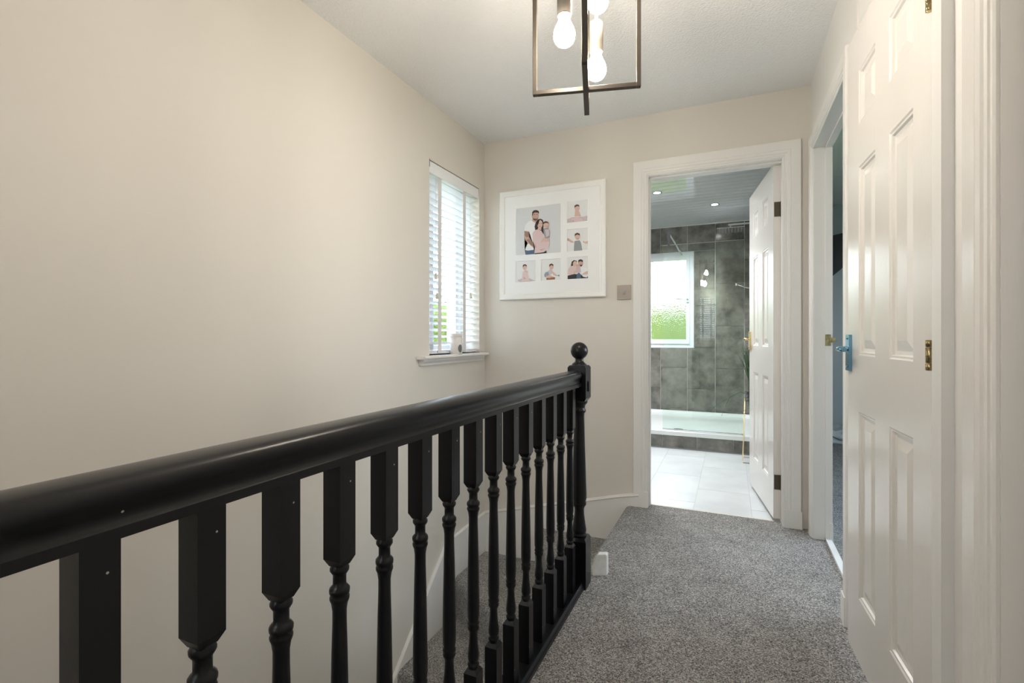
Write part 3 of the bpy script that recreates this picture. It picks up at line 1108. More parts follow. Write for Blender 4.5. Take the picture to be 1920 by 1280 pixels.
ART = {
    'a': [('white', [(300, 345), (345, 325), (400, 345), (440, 420), (440, 560), (420, 745), (255, 745), (262, 700), (300, 640), (320, 560), (318, 480), (248, 470), (258, 400)]),
          ('skin', [(250, 472), (320, 484), (318, 560), (345, 610), (400, 665), (415, 740), (385, 715), (300, 645), (258, 590), (250, 530)]),
          ('tat', [(254, 480), (316, 490), (312, 555), (280, 560), (256, 540)]), ('tat', [(280, 600), (315, 585), (385, 660), (395, 700), (350, 680)]),
          ('skin', [(366, 300), (430, 300), (420, 350), (385, 352), (355, 325)]), ('skin', E_(405, 260, 50, 68)), ('hair', [(360, 250), (362, 205), (385, 182), (425, 178), (455, 195), (458, 235), (440, 215), (400, 212), (375, 225), (370, 262)]),
          ('hair2', [(368, 285), (385, 300), (400, 298), (425, 300), (440, 285), (432, 318), (405, 330), (378, 318)]),
          ('hair', [(385, 238), (402, 236), (402, 243), (385, 245)]), ('hair', [(418, 238), (440, 238), (440, 244), (418, 244)]), ('mouth', [(400, 303), (424, 302), (420, 309), (404, 309)]),
          ('jean', [(255, 742), (300, 752), (392, 738), (396, 800), (268, 810)]),
          ('hair', [(440, 310), (480, 302), (512, 318), (522, 370), (520, 430), (525, 520), (500, 500), (470, 470), (440, 450), (405, 462), (395, 410), (412, 350)]),
          ('skinl', E_(470, 378, 38, 60)), ('skinl', [(445, 420), (490, 420), (490, 460), (440, 455)]), ('hair', [(425, 330), (470, 312), (440, 350), (428, 420), (412, 440), (405, 400)]),
          ('hair2', [(452, 368), (468, 366), (468, 372), (452, 373)]), ('hair2', [(480, 366), (496, 366), (496, 372), (480, 372)]), ('mouth', [(462, 408), (486, 404), (478, 414), (466, 414)]),
          ('pink', [(395, 468), (440, 452), (490, 470), (520, 520), (545, 640), (560, 745), (520, 790), (390, 785), (400, 700), (372, 600), (365, 510)]),
          ('pinkd', [(405, 640), (420, 700), (400, 720)]), ('pinkd', [(460, 740), (540, 720), (500, 752)]), ('skinl', [(500, 600), (560, 520), (585, 545), (545, 600), (480, 650)]),
          ('grey', [(520, 440), (580, 430), (610, 470), (608, 560), (560, 600), (525, 520)]), ('tull', [(540, 455), (600, 450), (605, 540), (560, 560)]),
          ('skinl', E_(560, 385, 42, 50)), ('hair2', [(520, 380), (520, 350), (550, 336), (585, 345), (598, 375), (575, 362), (545, 362)]), ('mouth', [(550, 405), (570, 405), (560, 412)]),
          ('pink', [(545, 610), (605, 600), (600, 700), (570, 745), (540, 660)]), ('skinl', [(530, 580), (600, 580), (606, 620), (545, 630)]), ('dark', [(400, 790), (520, 775), (565, 750), (566, 786), (400, 802)])],
    'b': [('tull', [(852, 310), (920, 280), (1000, 275), (1090, 270), (1143, 255), (1143, 328), (1000, 352), (852, 370)]), ('pink', [(900, 300), (1000, 285), (1060, 300), (1080, 345), (960, 355)]), ('pinkd', [(925, 320), (960, 335), (940, 345)]),
          ('skinl', [(965, 185), (1020, 185), (1035, 225), (1050, 262), (960, 272)]), ('skinl', E_(995, 150, 37, 46)), ('hair2', [(956, 150), (958, 115), (990, 98), (1020, 105), (1030, 130), (1000, 122), (972, 135)]), ('skin', [(1030, 240), (1045, 268), (1025, 268)])],
    'c': [('white', [(945, 610), (1080, 600), (1075, 660), (940, 670)]), ('skinl', [(852, 580), (885, 585), (945, 625), (945, 640), (900, 635), (855, 605)]), ('skin', E_(868, 595, 16, 20)), ('skinl', [(1075, 610), (1110, 625), (1150, 610), (1150, 650), (1120, 655), (1075, 635)]),
          ('skinl', E_(1000, 550, 38, 50)), ('hair2', [(960, 555), (962, 515), (995, 498), (1030, 510), (1036, 540), (1000, 525), (975, 535)]), ('mouth', [(990, 580), (1015, 578), (1004, 590)]),
          ('grey', [(955, 620), (975, 612), (1030, 605), (1050, 640), (1068, 748), (948, 756)])],
    'd': [('white', [(1040, 985), (1100, 990), (1150, 1020), (1150, 1060), (1080, 1090), (1030, 1060)]), ('skinl', [(1110, 1050), (1150, 1035), (1150, 1085), (1060, 1090), (1080, 1070)]), ('pink', [(870, 1010), (900, 970), (960, 965), (985, 1010), (960, 1090), (880, 1115), (862, 1080)]),
          ('hair', [(905, 970), (920, 905), (950, 885), (990, 895), (995, 950), (950, 960)]), ('skinl', E_(965, 938, 30, 40)), ('skin', E_(1045, 930, 36, 46)), ('hair', [(1008, 925), (1012, 885), (1045, 872), (1076, 885), (1076, 915), (1045, 900), (1018, 910)]), ('hair2', [(1030, 950), (1070, 950), (1060, 975), (1040, 975)]),
          ('tull', [(975, 985), (1040, 985), (1050, 1060), (985, 1065)]), ('skinl', E_(1007, 975, 30, 34)), ('pinkd', [(985, 950), (1025, 948), (1030, 965), (985, 968)]), ('skinl', [(940, 1050), (990, 1020), (1000, 1050), (960, 1075)]), ('dark', [(862, 1105), (960, 1080), (1000, 1090), (1070, 1095), (1150, 1120), (1150, 1138), (862, 1156)]), ('jean', [(990, 1085), (1020, 1060), (1048, 1085), (1050, 1144), (985, 1148)]), ('white', [(1060, 1095), (1130, 1110), (1140, 1130), (1080, 1120)])],
    'e': [('bgw', [(140, 1140), (200, 1115), (330, 1110), (405, 1130), (408, 1180), (140, 1196)]), ('tull', [(150, 1170), (220, 1140), (320, 1140), (400, 1175), (300, 1188), (180, 1192)]), ('pink', [(225, 1050), (262, 1025), (295, 1060), (310, 1110), (320, 1180), (210, 1190), (222, 1110)]), ('skinl', E_(255, 985, 30, 40)), ('hair2', [(226, 985), (230, 952), (258, 940), (284, 955), (286, 975), (255, 962)]), ('skinl', [(262, 1020), (300, 1040), (300, 1075), (280, 1060), (255, 1045)]), ('pinkd', [(240, 1120), (270, 1140), (245, 1160)])],
    'f': [('denim', [(530, 1090), (545, 1060), (590, 1045), (610, 1090), (580, 1125), (535, 1125)]), ('tull', [(585, 1040), (615, 1010), (650, 1030), (640, 1080), (600, 1100)]), ('skinl', [(625, 1040), (660, 1050), (705, 1095), (700, 1110), (660, 1095)]), ('skinl', E_(632, 980, 31, 40)), ('hair2', [(600, 980), (604, 945), (635, 932), (660, 948), (660, 968), (630, 955)]), ('skinl', [(550, 1110), (620, 1095), (680, 1130), (600, 1140)]), ('brown', [(560, 1135), (640, 1128), (685, 1125), (680, 1158), (562, 1164)]), ('skin', [(590, 1130), (620, 1128), (620, 1140), (590, 1142)]), ('green', E_(736, 1103, 11, 11)), ('denim', [(700, 1100), (728, 1098), (728, 1106), (700, 1108)])],
}
# mat board with six real windows cut in it
mb = nb()
mat_x0, mat_x1, mat_z0, mat_z1 = hx0 + 0.038, hx1 - 0.038, hz0 + 0.038, hz1 - 0.038
rects = {}
for k, c in PH.items():
    q = [at(*CR(*p), PYp) for p in c]
    rects[k] = ((q[0][0] + q[3][0]) / 2, (q[1][0] + q[2][0]) / 2, (q[2][2] + q[3][2]) / 2, (q[0][2] + q[1][2]) / 2)
xs = sorted({round(v, 5) for r in rects.values() for v in r[:2]} | {mat_x0, mat_x1})
zs = sorted({round(v, 5) for r in rects.values() for v in r[2:]} | {mat_z0, mat_z1})
for i in range(len(xs) - 1):
    for k in range(len(zs) - 1):
        cx, cz = (xs[i] + xs[i + 1]) / 2, (zs[k] + zs[k + 1]) / 2
        if any(r[0] < cx < r[1] and r[2] < cz < r[3] for r in rects.values()):
            continue
        mb.faces.new([mb.verts.new((x, PYp - 0.003, z)) for x, z in ((xs[i], zs[k]), (xs[i + 1], zs[k]), (xs[i + 1], zs[k + 1]), (xs[i], zs[k + 1]))])
for r in rects.values():   # bevelled window edges
    o4 = [(r[0], r[2]), (r[1], r[2]), (r[1], r[3]), (r[0], r[3])]
    i4 = [(r[0] + 0.003, r[2] + 0.003), (r[1] - 0.003, r[2] + 0.003), (r[1] - 0.003, r[3] - 0.003), (r[0] + 0.003, r[3] - 0.003)]
    for q in range(4):
        w = (q + 1) % 4
        mb.faces.new([mb.verts.new(p) for p in ((o4[q][0], PYp - 0.003, o4[q][1]), (o4[w][0], PYp - 0.003, o4[w][1]), (i4[w][0], PYp, i4[w][1]), (i4[q][0], PYp, i4[q][1]))])
bmesh.ops.remove_doubles(mb, verts=mb.verts, dist=1e-5)
bmesh.ops.recalc_face_normals(mb, faces=mb.faces)
mb.transform(OFF)
obj('mat_board', mb, M['matboard'], pf)
PL = {'a': 'photo of a man, a woman and a baby standing together', 'b': 'photo of a baby sitting in pink tulle', 'c': 'photo of a baby in grey dungarees with arms out', 'd': 'photo of a couple sitting with a baby', 'e': 'photo of a baby sitting in a pink dress', 'f': 'photo of a baby in blue crawling with a toy'}
for k, c in PH.items():
    bm = nb()
    r = rects[k]
    f = bm.faces.new([bm.verts.new((x + 1.052, PYp - YB, z - 1.605)) for x, z in ((r[0], r[2]), (r[1], r[2]), (r[1], r[3]), (r[0], r[3]))])
    f.material_index = INK.index('bg' if k in 'a' else 'bgw')
    for i, (ink, poly) in enumerate(ART[k]):
        f = bm.faces.new([bm.verts.new(pc(x, y, 0.00012 * (i + 1))) for x, y in poly])
        f.material_index = INK.index(ink)
    bmesh.ops.triangulate(bm, faces=[f for f in bm.faces if len(f.verts) > 4])
    o = obj('photo_print', bm, INKM, pf)
    o['label'] = PL[k]

# switch plate
sw = empty('switch_plate', (-0.587, YB, 1.268))
tag(sw, 'square brushed steel switch plate beside the bathroom doorway', 'switch')
obj('plate', bbox(-0.041, 0.041, -0.008, 0, -0.043, 0.043, 0.003), M['steel'], sw)
obj('rocker', bbox(-0.006, 0.008, -0.012, -0.007, -0.013, 0.010, 0.002), M['rocker'], sw)
for x in (-0.028, 0.028):
    bm = nb()
    lathe(bm, [(0.0028, -0.0075), (0.0028, -0.009), (0.0005, -0.0092)], 8, (x, 0, 0), 'Y')
    obj('screw', bm, M['steel'], sw)

# ------------------------------------------------------------------ pendant light
pl = empty('pendant_light', (-0.39, 1.398, ZC))
tag(pl, 'open double-frame bronze pendant light with three glowing bulbs', 'pendant light')
pl.rotation_euler = (0, 0, math.atan2(1.437 - 1.359, -0.238 + 0.541))
BT = 0.0125
ZB, ZT = 1.72 - ZC, -0.09
for nm, ax in (('square_frame', 0), ('square_frame', 1)):
    bm = nb()
    hw = 0.1565
    d_ = 0.008
    hgt = [(-hw, -hw + BT, ZB, ZT), (hw - BT, hw, ZB, ZT), (-hw + BT, hw - BT, ZB, ZB + BT), (-hw + BT, hw - BT, ZT - BT, ZT)]
    if ax == 1:
        hgt[2] = (-hw + BT, hw - BT, ZB - 0.0005, ZB + BT - 0.0005)
    for a, b, c, d in hgt:
        if ax == 0:
            box(bm, a, b, -d_, d_, c, d)
        else:
            box(bm, -d_, d_, a, b, c, d)
    bmesh.ops.bevel(bm, geom=bm.edges[:], offset=0.0008, segments=1, affect='EDGES')
    obj(nm, bm, M['bronze'], pl)
bm = nb()
lathe(bm, [(0.06, 0.0), (0.06, -0.018), (0.057, -0.022), (0.008, -0.024), (0.008, -0.09)], 28)
obj('ceiling_rose', bm, M['bronze'], pl)
rot = pl.rotation_euler.z
for (wx, wy, hz, hl, up) in ((-0.415, 1.272, 1.873, 0.095, ZT), (-0.366, 1.425, 1.844, 0.087, ZT), (-0.349, 1.378, 2.012, 0.087, ZT)):
    dx, dy = wx + 0.39, wy - 1.398
    lx = dx * math.cos(-rot) - dy * math.sin(-rot)
    ly = dx * math.sin(-rot) + dy * math.cos(-rot)
    z = hz - ZC
    bm = nb()
    lathe(bm, [(0.0185, z), (0.0200, z + 0.002), (0.0200, z + hl - 0.002), (0.0185, z + hl), (0.004, z + hl + 0.001)], 24, (lx, ly, 0))
    h_ = obj('lamp_holder', bm, M['champagne'], pl)
    bm = tube(nb(), [(lx, ly, z + hl), (lx, ly, ZT - 0.003)], 0.005, 8)
    obj('rod', bm, M['champagne'], pl)
    bm = nb()
    pr = [(0.0125, z + 0.006), (0.0130, z - 0.006)]
    for a in range(40, -91, -10):
        pr.append((max(0.0005, 0.0295 * math.cos(R(a))), z - 0.054 + 0.0295 * math.sin(R(a)) * (1.35 if a > 0 else 1.0)))
    lathe(bm, pr, 22, (lx, ly, 0))
    obj('bulb', bm, M['bulbglow'], pl)
# cross arms carrying the rods at the top of the frames
obj('top_plate', boxes((-0.07, 0.07, -0.14, 0.06, ZT - 0.004, ZT + 0.001)), M['bronze'], pl)

# added fill light: unseen glowing globe over the near end of the stairwell
cl = empty('fill_globe', (-1.12, -0.75, ZC))
tag(cl, 'added glowing white globe, unseen fill light over the near end of the stairwell', 'fill light')
bm = nb()
lathe(bm, [(0.05, 0.0), (0.05, -0.02), (0.045, -0.024), (0.004, -0.025)], 24)
obj('ceiling_rose', bm, M['white'], cl)
obj('flex', tube(nb(), [(0, 0, -0.02), (0, 0, -0.21)], 0.003, 6), M['white'], cl)
bm = nb()
lathe(bm, [(max(0.0005, 0.16 * math.cos(R(a))), -0.36 + 0.16 * math.sin(R(a))) for a in range(90, -91, -12)], 28)
obj('globe', bm, emit_mat('fill_globe_glow', (1.0, 0.955, 0.89), FILL_GLOW), cl)

# ------------------------------------------------------------------ bathroom
bw0, bw1, bz0, bz1 = -0.96, -0.394, 0.875, 1.985       # window opening in the rear wall
bm = boxes((BXL, bw0, BYW + 0.008, BYW + 0.25, -0.1, BZC), (bw1, BXR, BYW + 0.008, BYW + 0.25, -0.1, BZC), (bw0, bw1, BYW + 0.008, BYW + 0.25, -0.1, bz0), (bw0, bw1, BYW + 0.008, BYW + 0.25, bz1, BZC))
wbb = tag(obj('wall_bathroom_back', bm, M['grout']), 'bathroom rear wall of large dark slate tiles', 'wall', kind='structure')
cols = [-1.528 + 0.0]
x = 0.131
while x > BXL:
    x -= 0.298
colx = []
while x < BXR:
    colx.append(x)
    x += 0.298
G = 0.0028
n_t = 0
for ci, x0 in enumerate(colx):
    x1 = min(x0 + 0.298, BXR)
    x0c = max(x0, BXL)
    z = (0.647 if round((x0 + 0.167) / 0.298) % 2 == 0 else 0.885) - 0.477 * 2
    while z < BZC:
        a, b = max(z, 0.14), min(z + 0.477, BZC)
        z += 0.477
        if b - a < 0.02:
            continue
        # cut the tile round the window
        parts = []
        ix0, ix1 = max(x0c, bw0), min(x1, bw1)
        if ix0 < ix1 and a < bz1 and b > bz0:
            if a < bz0:
                parts.append((x0c, x1, a, bz0))
            if b > bz1:
                parts.append((x0c, x1, bz1, b))
            lo_, hi_ = max(a, bz0), min(b, bz1)
            if x0c < bw0 - 0.01:
                parts.append((x0c, bw0, lo_, hi_))
            if x1 > bw1 + 0.01:
                parts.append((bw1, x1, lo_, hi_))
        else:
            parts.append((x0c, x1, a, b))
        for (p0, p1, q0, q1) in parts:
            bm = nb()
            box(bm, p0 + G, p1 - G, BYW - 0.001, BYW + 0.009, q0 + G, q1 - G)
            obj('tile', bm, M['tile'], wbb)
# side walls of the bathroom
bm = boxes((BXR, 0.450, BY0, BYW + 0.25, -0.1, BZC))
tag(obj('wall_bathroom_right', bm, M['tile']), 'dark tiled side wall of the bathroom behind the open door', 'wall', kind='structure')
bm = boxes((BXL - 0.1, BXL, BY0, BYW + 0.25, -0.1, BZC))
tag(obj('wall_bathroom_left', bm, M['tile']), 'dark tiled left side wall of the bathroom', 'wall', kind='structure')
# ceiling planks
bm = boxes((BXL - 0.1, 0.450, BY0 - 0.02, BYW + 0.25, BZC + 0.006, BZC + 0.05))
cb_ = tag(obj('ceiling_bathroom', bm, M['plankgap']), 'glossy grey plank ceiling of the bathroom', 'ceiling', kind='structure')
y = BY0
while y < BYW:
    obj('plank', boxes((BXL, BXR, y + 0.002, min(y + 0.096, BYW), BZC, BZC + 0.01)), M['plank'], cb_)
    y += 0.1
obj('cornice_strip', boxes((BXL, BXR, BYW - 0.012, BYW, BZC - 0.012, BZC)), M['grout'], cb_)
# floor tiles
bm = boxes((BXL - 0.1, 0.450, YB + 0.05, BYW + 0.2, -0.1, -0.016))
fb_ = tag(obj('floor_bathroom', bm, M['fgrout']), 'bathroom floor of large pale grey tiles', 'floor', kind='structure')
fx = [-1.528, -1.12, -0.515, -0.222, 0.42]
fx = [-1.725, -1.12, -0.515, 0.42]
TW, TH = 0.31, 0.61
x = -0.515 - TW * 4
r_ = 0
while x < BXR:
    off = (3.19 if r_ % 2 == 0 else 3.495)
    y = off - TH * 1
    while y < BYW - 1.25:
        a0, a1 = max(x, BXL), min(x + TW, BXR)
        b0, b1 = max(y, YB + 0.052), min(y + TH, 4.72)
        y += TH
        if a1 - a0 < 0.02 or b1 - b0 < 0.02:
            continue
        obj('tile', boxes((a0 + 0.0012, a1 - 0.0012, b0 + 0.0012, b1 - 0.0012, -0.02, -0.014)), M['ftile'], fb_)
    x += TW
    r_ += 1

# bathroom window
wb = empty('window_3', (bw0, BYW, bz0))
tag(wb, 'white bathroom window with patterned glass', 'window', kind='structure')
ww, wh = bw1 - bw0, bz1 - bz0
bm = boxes((0, 0.045, 0.0, 0.07, 0, wh), (ww - 0.045, ww, 0.0, 0.07, 0, wh), (0.045, ww - 0.045, 0.0, 0.07, 0, 0.045), (0.045, ww - 0.045, 0.0, 0.07, wh - 0.045, wh))
bevel(bm, 0.005, 2)
obj('window_frame', bm, M['upvc'], wb)
sa = 0.046
bm = boxes((sa, sa + 0.037, -0.012, 0.06, sa, wh - sa), (ww - sa - 0.037, ww - sa, -0.012, 0.06, sa, wh - sa), (sa + 0.037, ww - sa - 0.037, -0.012, 0.06, sa, sa + 0.05), (sa + 0.037, ww - sa - 0.037, -0.012, 0.06, wh - sa - 0.045, wh - sa))
bevel(bm, 0.006, 3)
sash = obj('sash', bm, M['upvc'], wb)
bm = boxes((sa + 0.037, ww - sa - 0.037, 0.02, 0.026, sa + 0.05, wh - sa - 0.045))
obj('pane', bm, M['obscure'], sash)
bm = tube(nb(), [(ww - 0.064, -0.012, 0.555), (ww - 0.064, -0.045, 0.555), (ww - 0.075, -0.05, 0.556), (ww - 0.19, -0.05, 0.562)], 0.0065, 8)
box(bm, ww - 0.075, ww - 0.052, -0.02, -0.01, 0.525, 0.59)
obj('window_handle', bm, M['chrome'], sash)

# shower: tiled plinth, tray, drain
pln = empty('shower_plinth', (-0.5, 4.66, -0.014))
tag(pln, 'low plinth faced with dark slate tiles under the shower tray', 'plinth')
obj('core', boxes((BXL + 0.5, BXR + 0.5, 0.008, 0.12, 0.0, 0.12)), M['grout'], pln)
x = -0.58 - 0.298 * 3
while x < BXR:
    a0, a1 = max(x, BXL + 0.002), min(x + 0.298, BXR - 0.002)
    obj('tile', boxes((a0 + G + 0.5, a1 - G + 0.5, -0.002, 0.009, 0.012, 0.119)), M['tile'], pln)
    x += 0.298
obj('seal_strip', boxes((BXL + 0.502, BXR + 0.498, -0.004, 0.008, 0.0, 0.012)), mat('grey_seal', (0.22, 0.23, 0.23), 0.5), pln)
tr = empty('shower_tray', (-0.5, 5.3, 0.106))
tag(tr, 'long white acrylic shower tray on the tiled plinth', 'shower tray')
tx0, tx1, ty0, ty1 = BXL + 0.502, BXR + 0.498, -0.65, 0.668
bm = nb()
lp = [(0.0, 0.0), (0.0, 0.036), (0.006, 0.044), (0.035, 0.045), (0.05, 0.040), (0.085, 0.018), (0.11, 0.013)]
rings = [[bm.verts.new(p) for p in ((tx0 + i, ty0 + i, z), (tx1 - i, ty0 + i, z), (tx1 - i, ty1 - i, z), (tx0 + i, ty1 - i, z))] for i, z in lp]
for a, b in zip(rings, rings[1:]):
    for q in range(4):
        bm.faces.new((a[q], a[(q + 1) % 4], b[(q + 1) % 4], b[q]))
bm.faces.new(rings[-1])
bm.faces.new(rings[0][::-1])
bmesh.ops.recalc_face_normals(bm, faces=bm.faces)
obj('tray_body', bm, M['acrylic'], tr)
bm = nb()
lathe(bm, [(0.045, 0.0), (0.045, 0.006), (0.038, 0.010), (0.0005, 0.011)], 24, (0.04, -0.42, 0.013))
obj('drain_cover', bm, M['chrome'], tr)

# glass screen
gs = empty('shower_screen', (-0.237, 4.668, 0.1515))
tag(gs, 'frameless green-tinted glass shower screen standing on the tray', 'shower screen')
obj('pane', boxes((-0.34, 0.339, -0.004, 0.004, 0.002, 1.685)), M['shower'], gs)
obj('top_edge', boxes((-0.34, 0.339, -0.005, 0.005, 1.685, 1.690)), M['chrome'], gs)
obj('floor_channel', boxes((-0.34, 0.339, -0.009, 0.009, 0.0, 0.010)), M['chrome'], gs)
bm = nb()
tube(bm, [(-0.285, 0.0, 1.80), (-0.285, 1.288, 1.80)], 0.011, 10)
obj('brace_bar', bm, M['chrome'], gs)
bm = bbox(-0.295, -0.275, -0.012, 0.012, 1.66, 1.812, 0.003)
obj('clamp', bm, M['dark'], gs)
# towel hook arm on the glass
bm = tube(nb(), [(0.275, -0.004, 1.30), (0.275, -0.03, 1.30), (0.30, -0.035, 1.292), (0.40, -0.035, 1.255)], 0.005, 8)
obj('pull_arm', bm, M['chrome'], gs)
bm = nb()
lathe(bm, [(0.0005, -0.011), (0.008, -0.008), (0.011, 0), (0.008, 0.008), (0.0005, 0.011)], 12, (0.275, -0.034, 1.30))
obj('knob', bm, M['chrome'], gs)

# rain shower head on its wall arm
sh = empty('rain_shower', (BXR, 5.42, 2.085))
tag(sh, 'flat chrome rain shower head hanging from a wall arm', 'shower head')
obj('arm', bbox(-0.45, 0.0, -0.011, 0.011, 0.040, 0.058, 0.003), M['chrome'], sh)
bm = nb()
lathe(bm, [(0.012, 0.002), (0.012, 0.042)], 10, (-0.43, 0, 0))
obj('swivel', bm, M['chrome'], sh)
obj('spray_plate', bbox(-0.555, -0.305, -0.125, 0.125, -0.006, 0.003, 0.002), M['chrome'], sh)
bm = nb()
for i in range(8):
    for k in range(8):
        lathe(bm, [(0.003, -0.006), (0.0022, -0.011)], 6, (-0.53 + i * 0.0286, -0.1 + k * 0.0286, 0))
tag(obj('nozzles', bm, M['rocker'], sh), kind='stuff')

# recessed spotlights: two in view, two unseen ones added to brighten the bathroom
def floor_ray(px, py, zz):
    u = (px - 960) / F_PX
    v = (HOR - py) / F_PX
    t = (zz - 1) / v
    s, c = math.sin(YAW), math.cos(YAW)
    return ((-s + u * c) * t, (c + u * s) * t, zz)


for (p, lab) in ((floor_ray(1232, 361, BZC), 'bright recessed spotlight by the left door jamb in the bathroom ceiling'), (floor_ray(1340, 383, BZC), 'bright recessed spotlight in the middle of the bathroom ceiling'),
                 ((-0.75, 3.55, BZC), 'added unseen fill spotlight just inside the bathroom, left of the doorway'), ((-1.15, 5.1, BZC), 'added unseen fill spotlight in the far left corner of the bathroom ceiling')):
    r = empty('spotlight', p)
    tag(r, lab, 'spotlight', 'bathroom ceiling spotlights')
    bm = nb()
    lathe(bm, [(0.030, 0.0), (0.030, -0.004), (0.042, -0.005), (0.044, 0.0)], 24)
    obj('bezel', bm, M['chrome'], r)
    bm = nb()
    lathe(bm, [(0.0005, -0.002), (0.030, -0.002)], 20)
    obj('lamp', bm, M['spotglow'], r)
    l = bpy.data.lights.new('spot_beam', 'SPOT')
    l.energy = SPOTW
    l.spot_size = R(150)
    l.spot_blend = 0.6
    l.shadow_soft_size = 0.03
    l.color = (0.96, 0.98, 1.0)
    lo_ = bpy.data.objects.new('spot_beam', l)
    COL.objects.link(lo_)
    lo_.parent = r
    lo_.location = (0, 0, -0.006)

# potted grass on a gold wire stand
st = empty('plant_stand', (0.185, 4.45, -0.014))
tag(st, 'thin gold wire plant stand half hidden behind the bathroom door', 'plant stand')
SW = 0.10
for sx_, sy_ in ((-1, -1), (1, -1), (1, 1), (-1, 1)):
    obj('leg', tube(nb(), [(sx_ * SW, sy_ * SW, 0.004), (sx_ * 0.085, sy_ * 0.085, 0.50)], 0.0028, 6), M['gold'], st)
for zz, rr in ((0.004, SW), (0.40, 0.088), (0.50, 0.085)):
    obj('ring', tube(nb(), [(-rr, -rr, zz), (rr, -rr, zz), (rr, rr, zz), (-rr, rr, zz), (-rr, -rr, zz)], 0.0028, 6), M['gold'], st)
pp = empty('potted_grass', (0.185, 4.45, 0.385))
tag(pp, 'tall green grass plant in a black tapered pot behind the bathroom door', 'plant')
bm = nb()
lathe(bm, [(0.045, 0.0), (0.055, 0.002), (0.082, 0.15), (0.086, 0.152), (0.084, 0.158), (0.072, 0.157), (0.068, 0.14), (0.0005, 0.138)], 24)
obj('pot', bm, M['dark'], pp)
bm = nb()
rg = random.Random(3)
for i in range(260):
    a = rg.uniform(0, 2 * math.pi)
    r0 = rg.uniform(0, 0.06)
    ln = rg.uniform(0.28, 0.43)
    sp_ = rg.uniform(0.0, 0.11) + r0 * 0.6
    p0 = Vector((r0 * math.cos(a), r0 * math.sin(a), 0.138))
    d = Vector((math.cos(a), math.sin(a), 0))
    w = Vector((-math.sin(a), math.cos(a), 0)) * 0.0034
    pts = [p0 + d * (sp_ * t * t) + Vector((0, 0, ln * t)) for t in (0, 0.35, 0.7, 1.0)]
    vv = [[bm.verts.new(p - w * k), bm.verts.new(p + w * k)] for p, k in zip(pts, (0.8, 1.0, 0.7, 0.08))]
    for q in range(3):
        bm.faces.new((vv[q][0], vv[q][1], vv[q + 1][1], vv[q + 1][0]))
tag(obj('foliage', bm, M['leaf'], pp), kind='stuff')
for (ex, ey, ez) in ((-0.33, -0.04, 0.02), (-0.26, -0.10, -0.03)):
    bm = tube(nb(), [(-0.05, 0, 0.14), (-0.12, ey * 0.4, 0.165), (-0.2, ey * 0.7, 0.12), (ex, ey, ez)], [0.0022, 0.0022, 0.002, 0.0012], 5)
    obj('drooping_blade', bm, M['leaf'], pp)

# ------------------------------------------------------------------ bedroom seen through the side doorway
bx1, by1 = 2.0, 5.72
bm = boxes((0.450, bx1, 1.9, by1, -0.12, -0.002))
tag(obj('floor_bedroom', bm, M['carpet']), 'grey carpet of the bedroom past the side doorway', 'carpet', kind='structure')
bm = boxes((0.450, bx1, by1, by1 + 0.1, -0.1, ZC), (bx1, bx1 + 0.1, 1.9, 2.4, -0.1, ZC), (bx1, bx1 + 0.1, 3.9, by1, -0.1, ZC), (bx1, bx1 + 0.1, 2.4, 3.9, -0.1, 0.8), (bx1, bx1 + 0.1, 2.4, 3.9, 2.05, ZC), (0.450, bx1, 1.85, 1.9, -0.1, ZC), )
tag(obj('wall_bedroom', bm, M['greyroom']), 'pale blue-grey bedroom wall seen through the gap', 'wall', kind='structure')
bm = boxes((0.450, bx1 + 0.1, 1.85, by1 + 0.1, ZC, ZC + 0.1))
tag(obj('ceiling_bedroom', bm, M['ceiling']), 'bedroom ceiling past the side doorway', 'ceiling', kind='structure')
bm = boxes((0.5, bx1, by1 - 0.018, by1, 0, 0.10))
tag(obj('baseboard_bedroom', bm, M['trim']), 'white bedroom baseboard at the foot of the far wall', 'baseboard', kind='structure')
wv = casement('window_4', M['clear'], 1.5, 1.25)
wv.location = (bx1 + 0.02, 3.9, 0.8)
wv.rotation_euler = (0, 0, R(-90))
tag(wv, 'bedroom window lighting the side room', 'window', kind='structure')
# black television turned on its wall bracket
tv = empty('dark_screen', (1.02, by1 - 0.06, 1.74))
tag(tv, 'black flat screen on the bedroom wall, seen through the narrow doorway', 'screen')
q = [at(1560.5, 441.5, 5.55), at(1585, 424, 5.55), at(1585, 441, 5.55), at(1560.5, 518, 5.55)]
q[1] = (q[0][0] + 0.62, 5.55, q[0][2] + 0.13)
q[2] = (q[0][0] + 0.62, 5.55, q[3][2] + 0.9)
q[2] = (q[0][0] + 0.55, 5.55, q[1][2] - 0.02)
bm = nb()
lo = [bm.verts.new((p[0] - 1.02, 5.55 - by1 + 0.06, p[2] - 1.74)) for p in q]
hi = [bm.verts.new((p[0] - 1.02, 5.59 - by1 + 0.06, p[2] - 1.74)) for p in q]
for i in range(4):
    bm.faces.new((lo[i], lo[(i + 1) % 4], hi[(i + 1) % 4], hi[i]))
bm.faces.new(lo)
bm.faces.new(hi)
bmesh.ops.recalc_face_normals(bm, faces=bm.faces)
obj('panel', bm, M['dark'], tv)
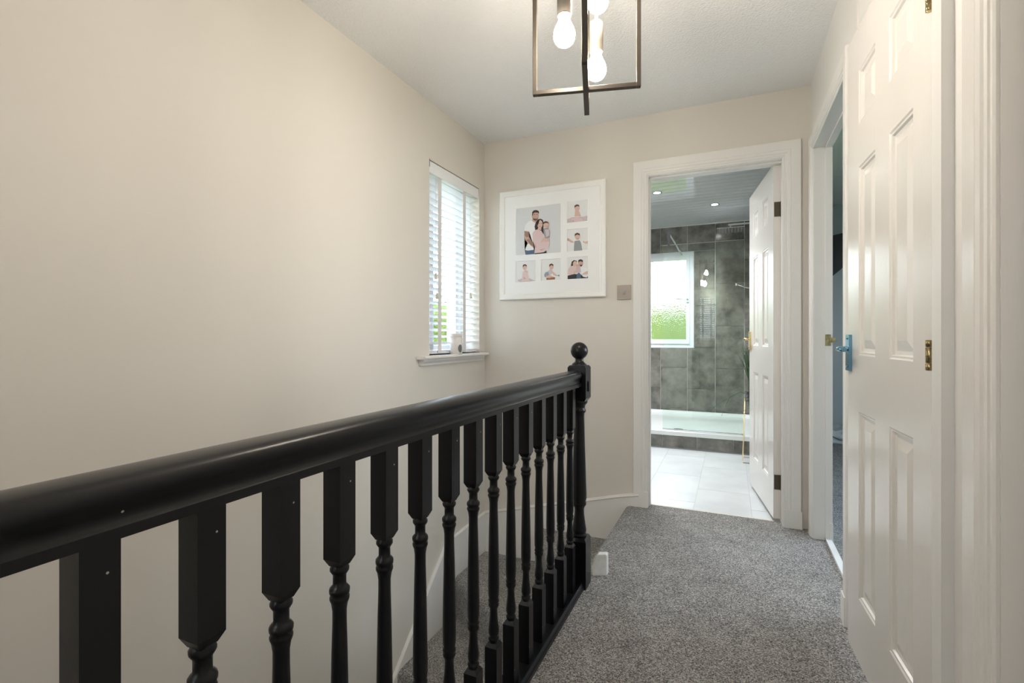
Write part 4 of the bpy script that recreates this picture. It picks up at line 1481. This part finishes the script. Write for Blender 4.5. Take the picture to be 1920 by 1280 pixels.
obj('bracket', boxes((0.0, 0.08, -0.07, 0.055, -0.03, 0.05)), M['dark'], tv)
# crumpled white cloth on the bedroom floor
bm = nb()
box(bm, 0.80, 1.25, 5.42, 5.68, 0.0, 0.13)
bmesh.ops.subdivide_edges(bm, edges=bm.edges[:], cuts=6, use_grid_fill=True)
rg = random.Random(5)
for v in bm.verts:
    if v.co.z > 0.02:
        v.co += Vector((rg.uniform(-.02, .02), rg.uniform(-.02, .02), rg.uniform(-.03, .02)))
tag(obj('folded_cloth', bm, M['cloth'], smooth=True), 'crumpled white cloth lying by the bedroom wall', 'cloth')

# ------------------------------------------------------------------ garden outside the windows
bm = boxes((-40, 40, -40, 60, -3.1, -3.0))
tag(obj('lawn', bm, M['lawn']), 'green lawn outside the windows', 'lawn', kind='stuff')


def hedge(name, x0, x1, y0, y1, z0, z1, label, seed):
    bm = nb()
    box(bm, x0, x1, y0, y1, z0, z1)
    bmesh.ops.subdivide_edges(bm, edges=bm.edges[:], cuts=22, use_grid_fill=True)
    rg = random.Random(seed)
    for v in bm.verts:
        if v.co.z > z0 + 0.01:
            v.co += Vector((rg.uniform(-.2, .2), rg.uniform(-.2, .2), rg.uniform(-.25, .25)))
            v.co.z = max(v.co.z, z0)
    return tag(obj(name, bm, M['hedge'], smooth=True), label, 'hedge')


hedge('hedge', -9, 6, 13.0, 15.0, -2.995, 1.9, 'bright green hedge blurred behind the patterned bathroom window', 1)
hedge('hedge', -8.5, -6.8, 4.3, 5.8, -2.995, 0.9, 'green shrub glimpsed between the blind slats', 2)

# daylight portals in the window openings
portal('portal_landing', (XL - 0.2, (WY0 + WY1) / 2, (WZ0 + WZ1) / 2), (0, R(-90), 0), WZ1 - WZ0, WY1 - WY0)
portal('portal_bath', ((bw0 + bw1) / 2, BYW + 0.2, (bz0 + bz1) / 2), (R(-90), 0, 0), bw1 - bw0, bz1 - bz0)
portal('portal_bedroom', (bx1 + 0.08, 3.15, 1.42), (0, R(90), 0), 1.25, 1.5)
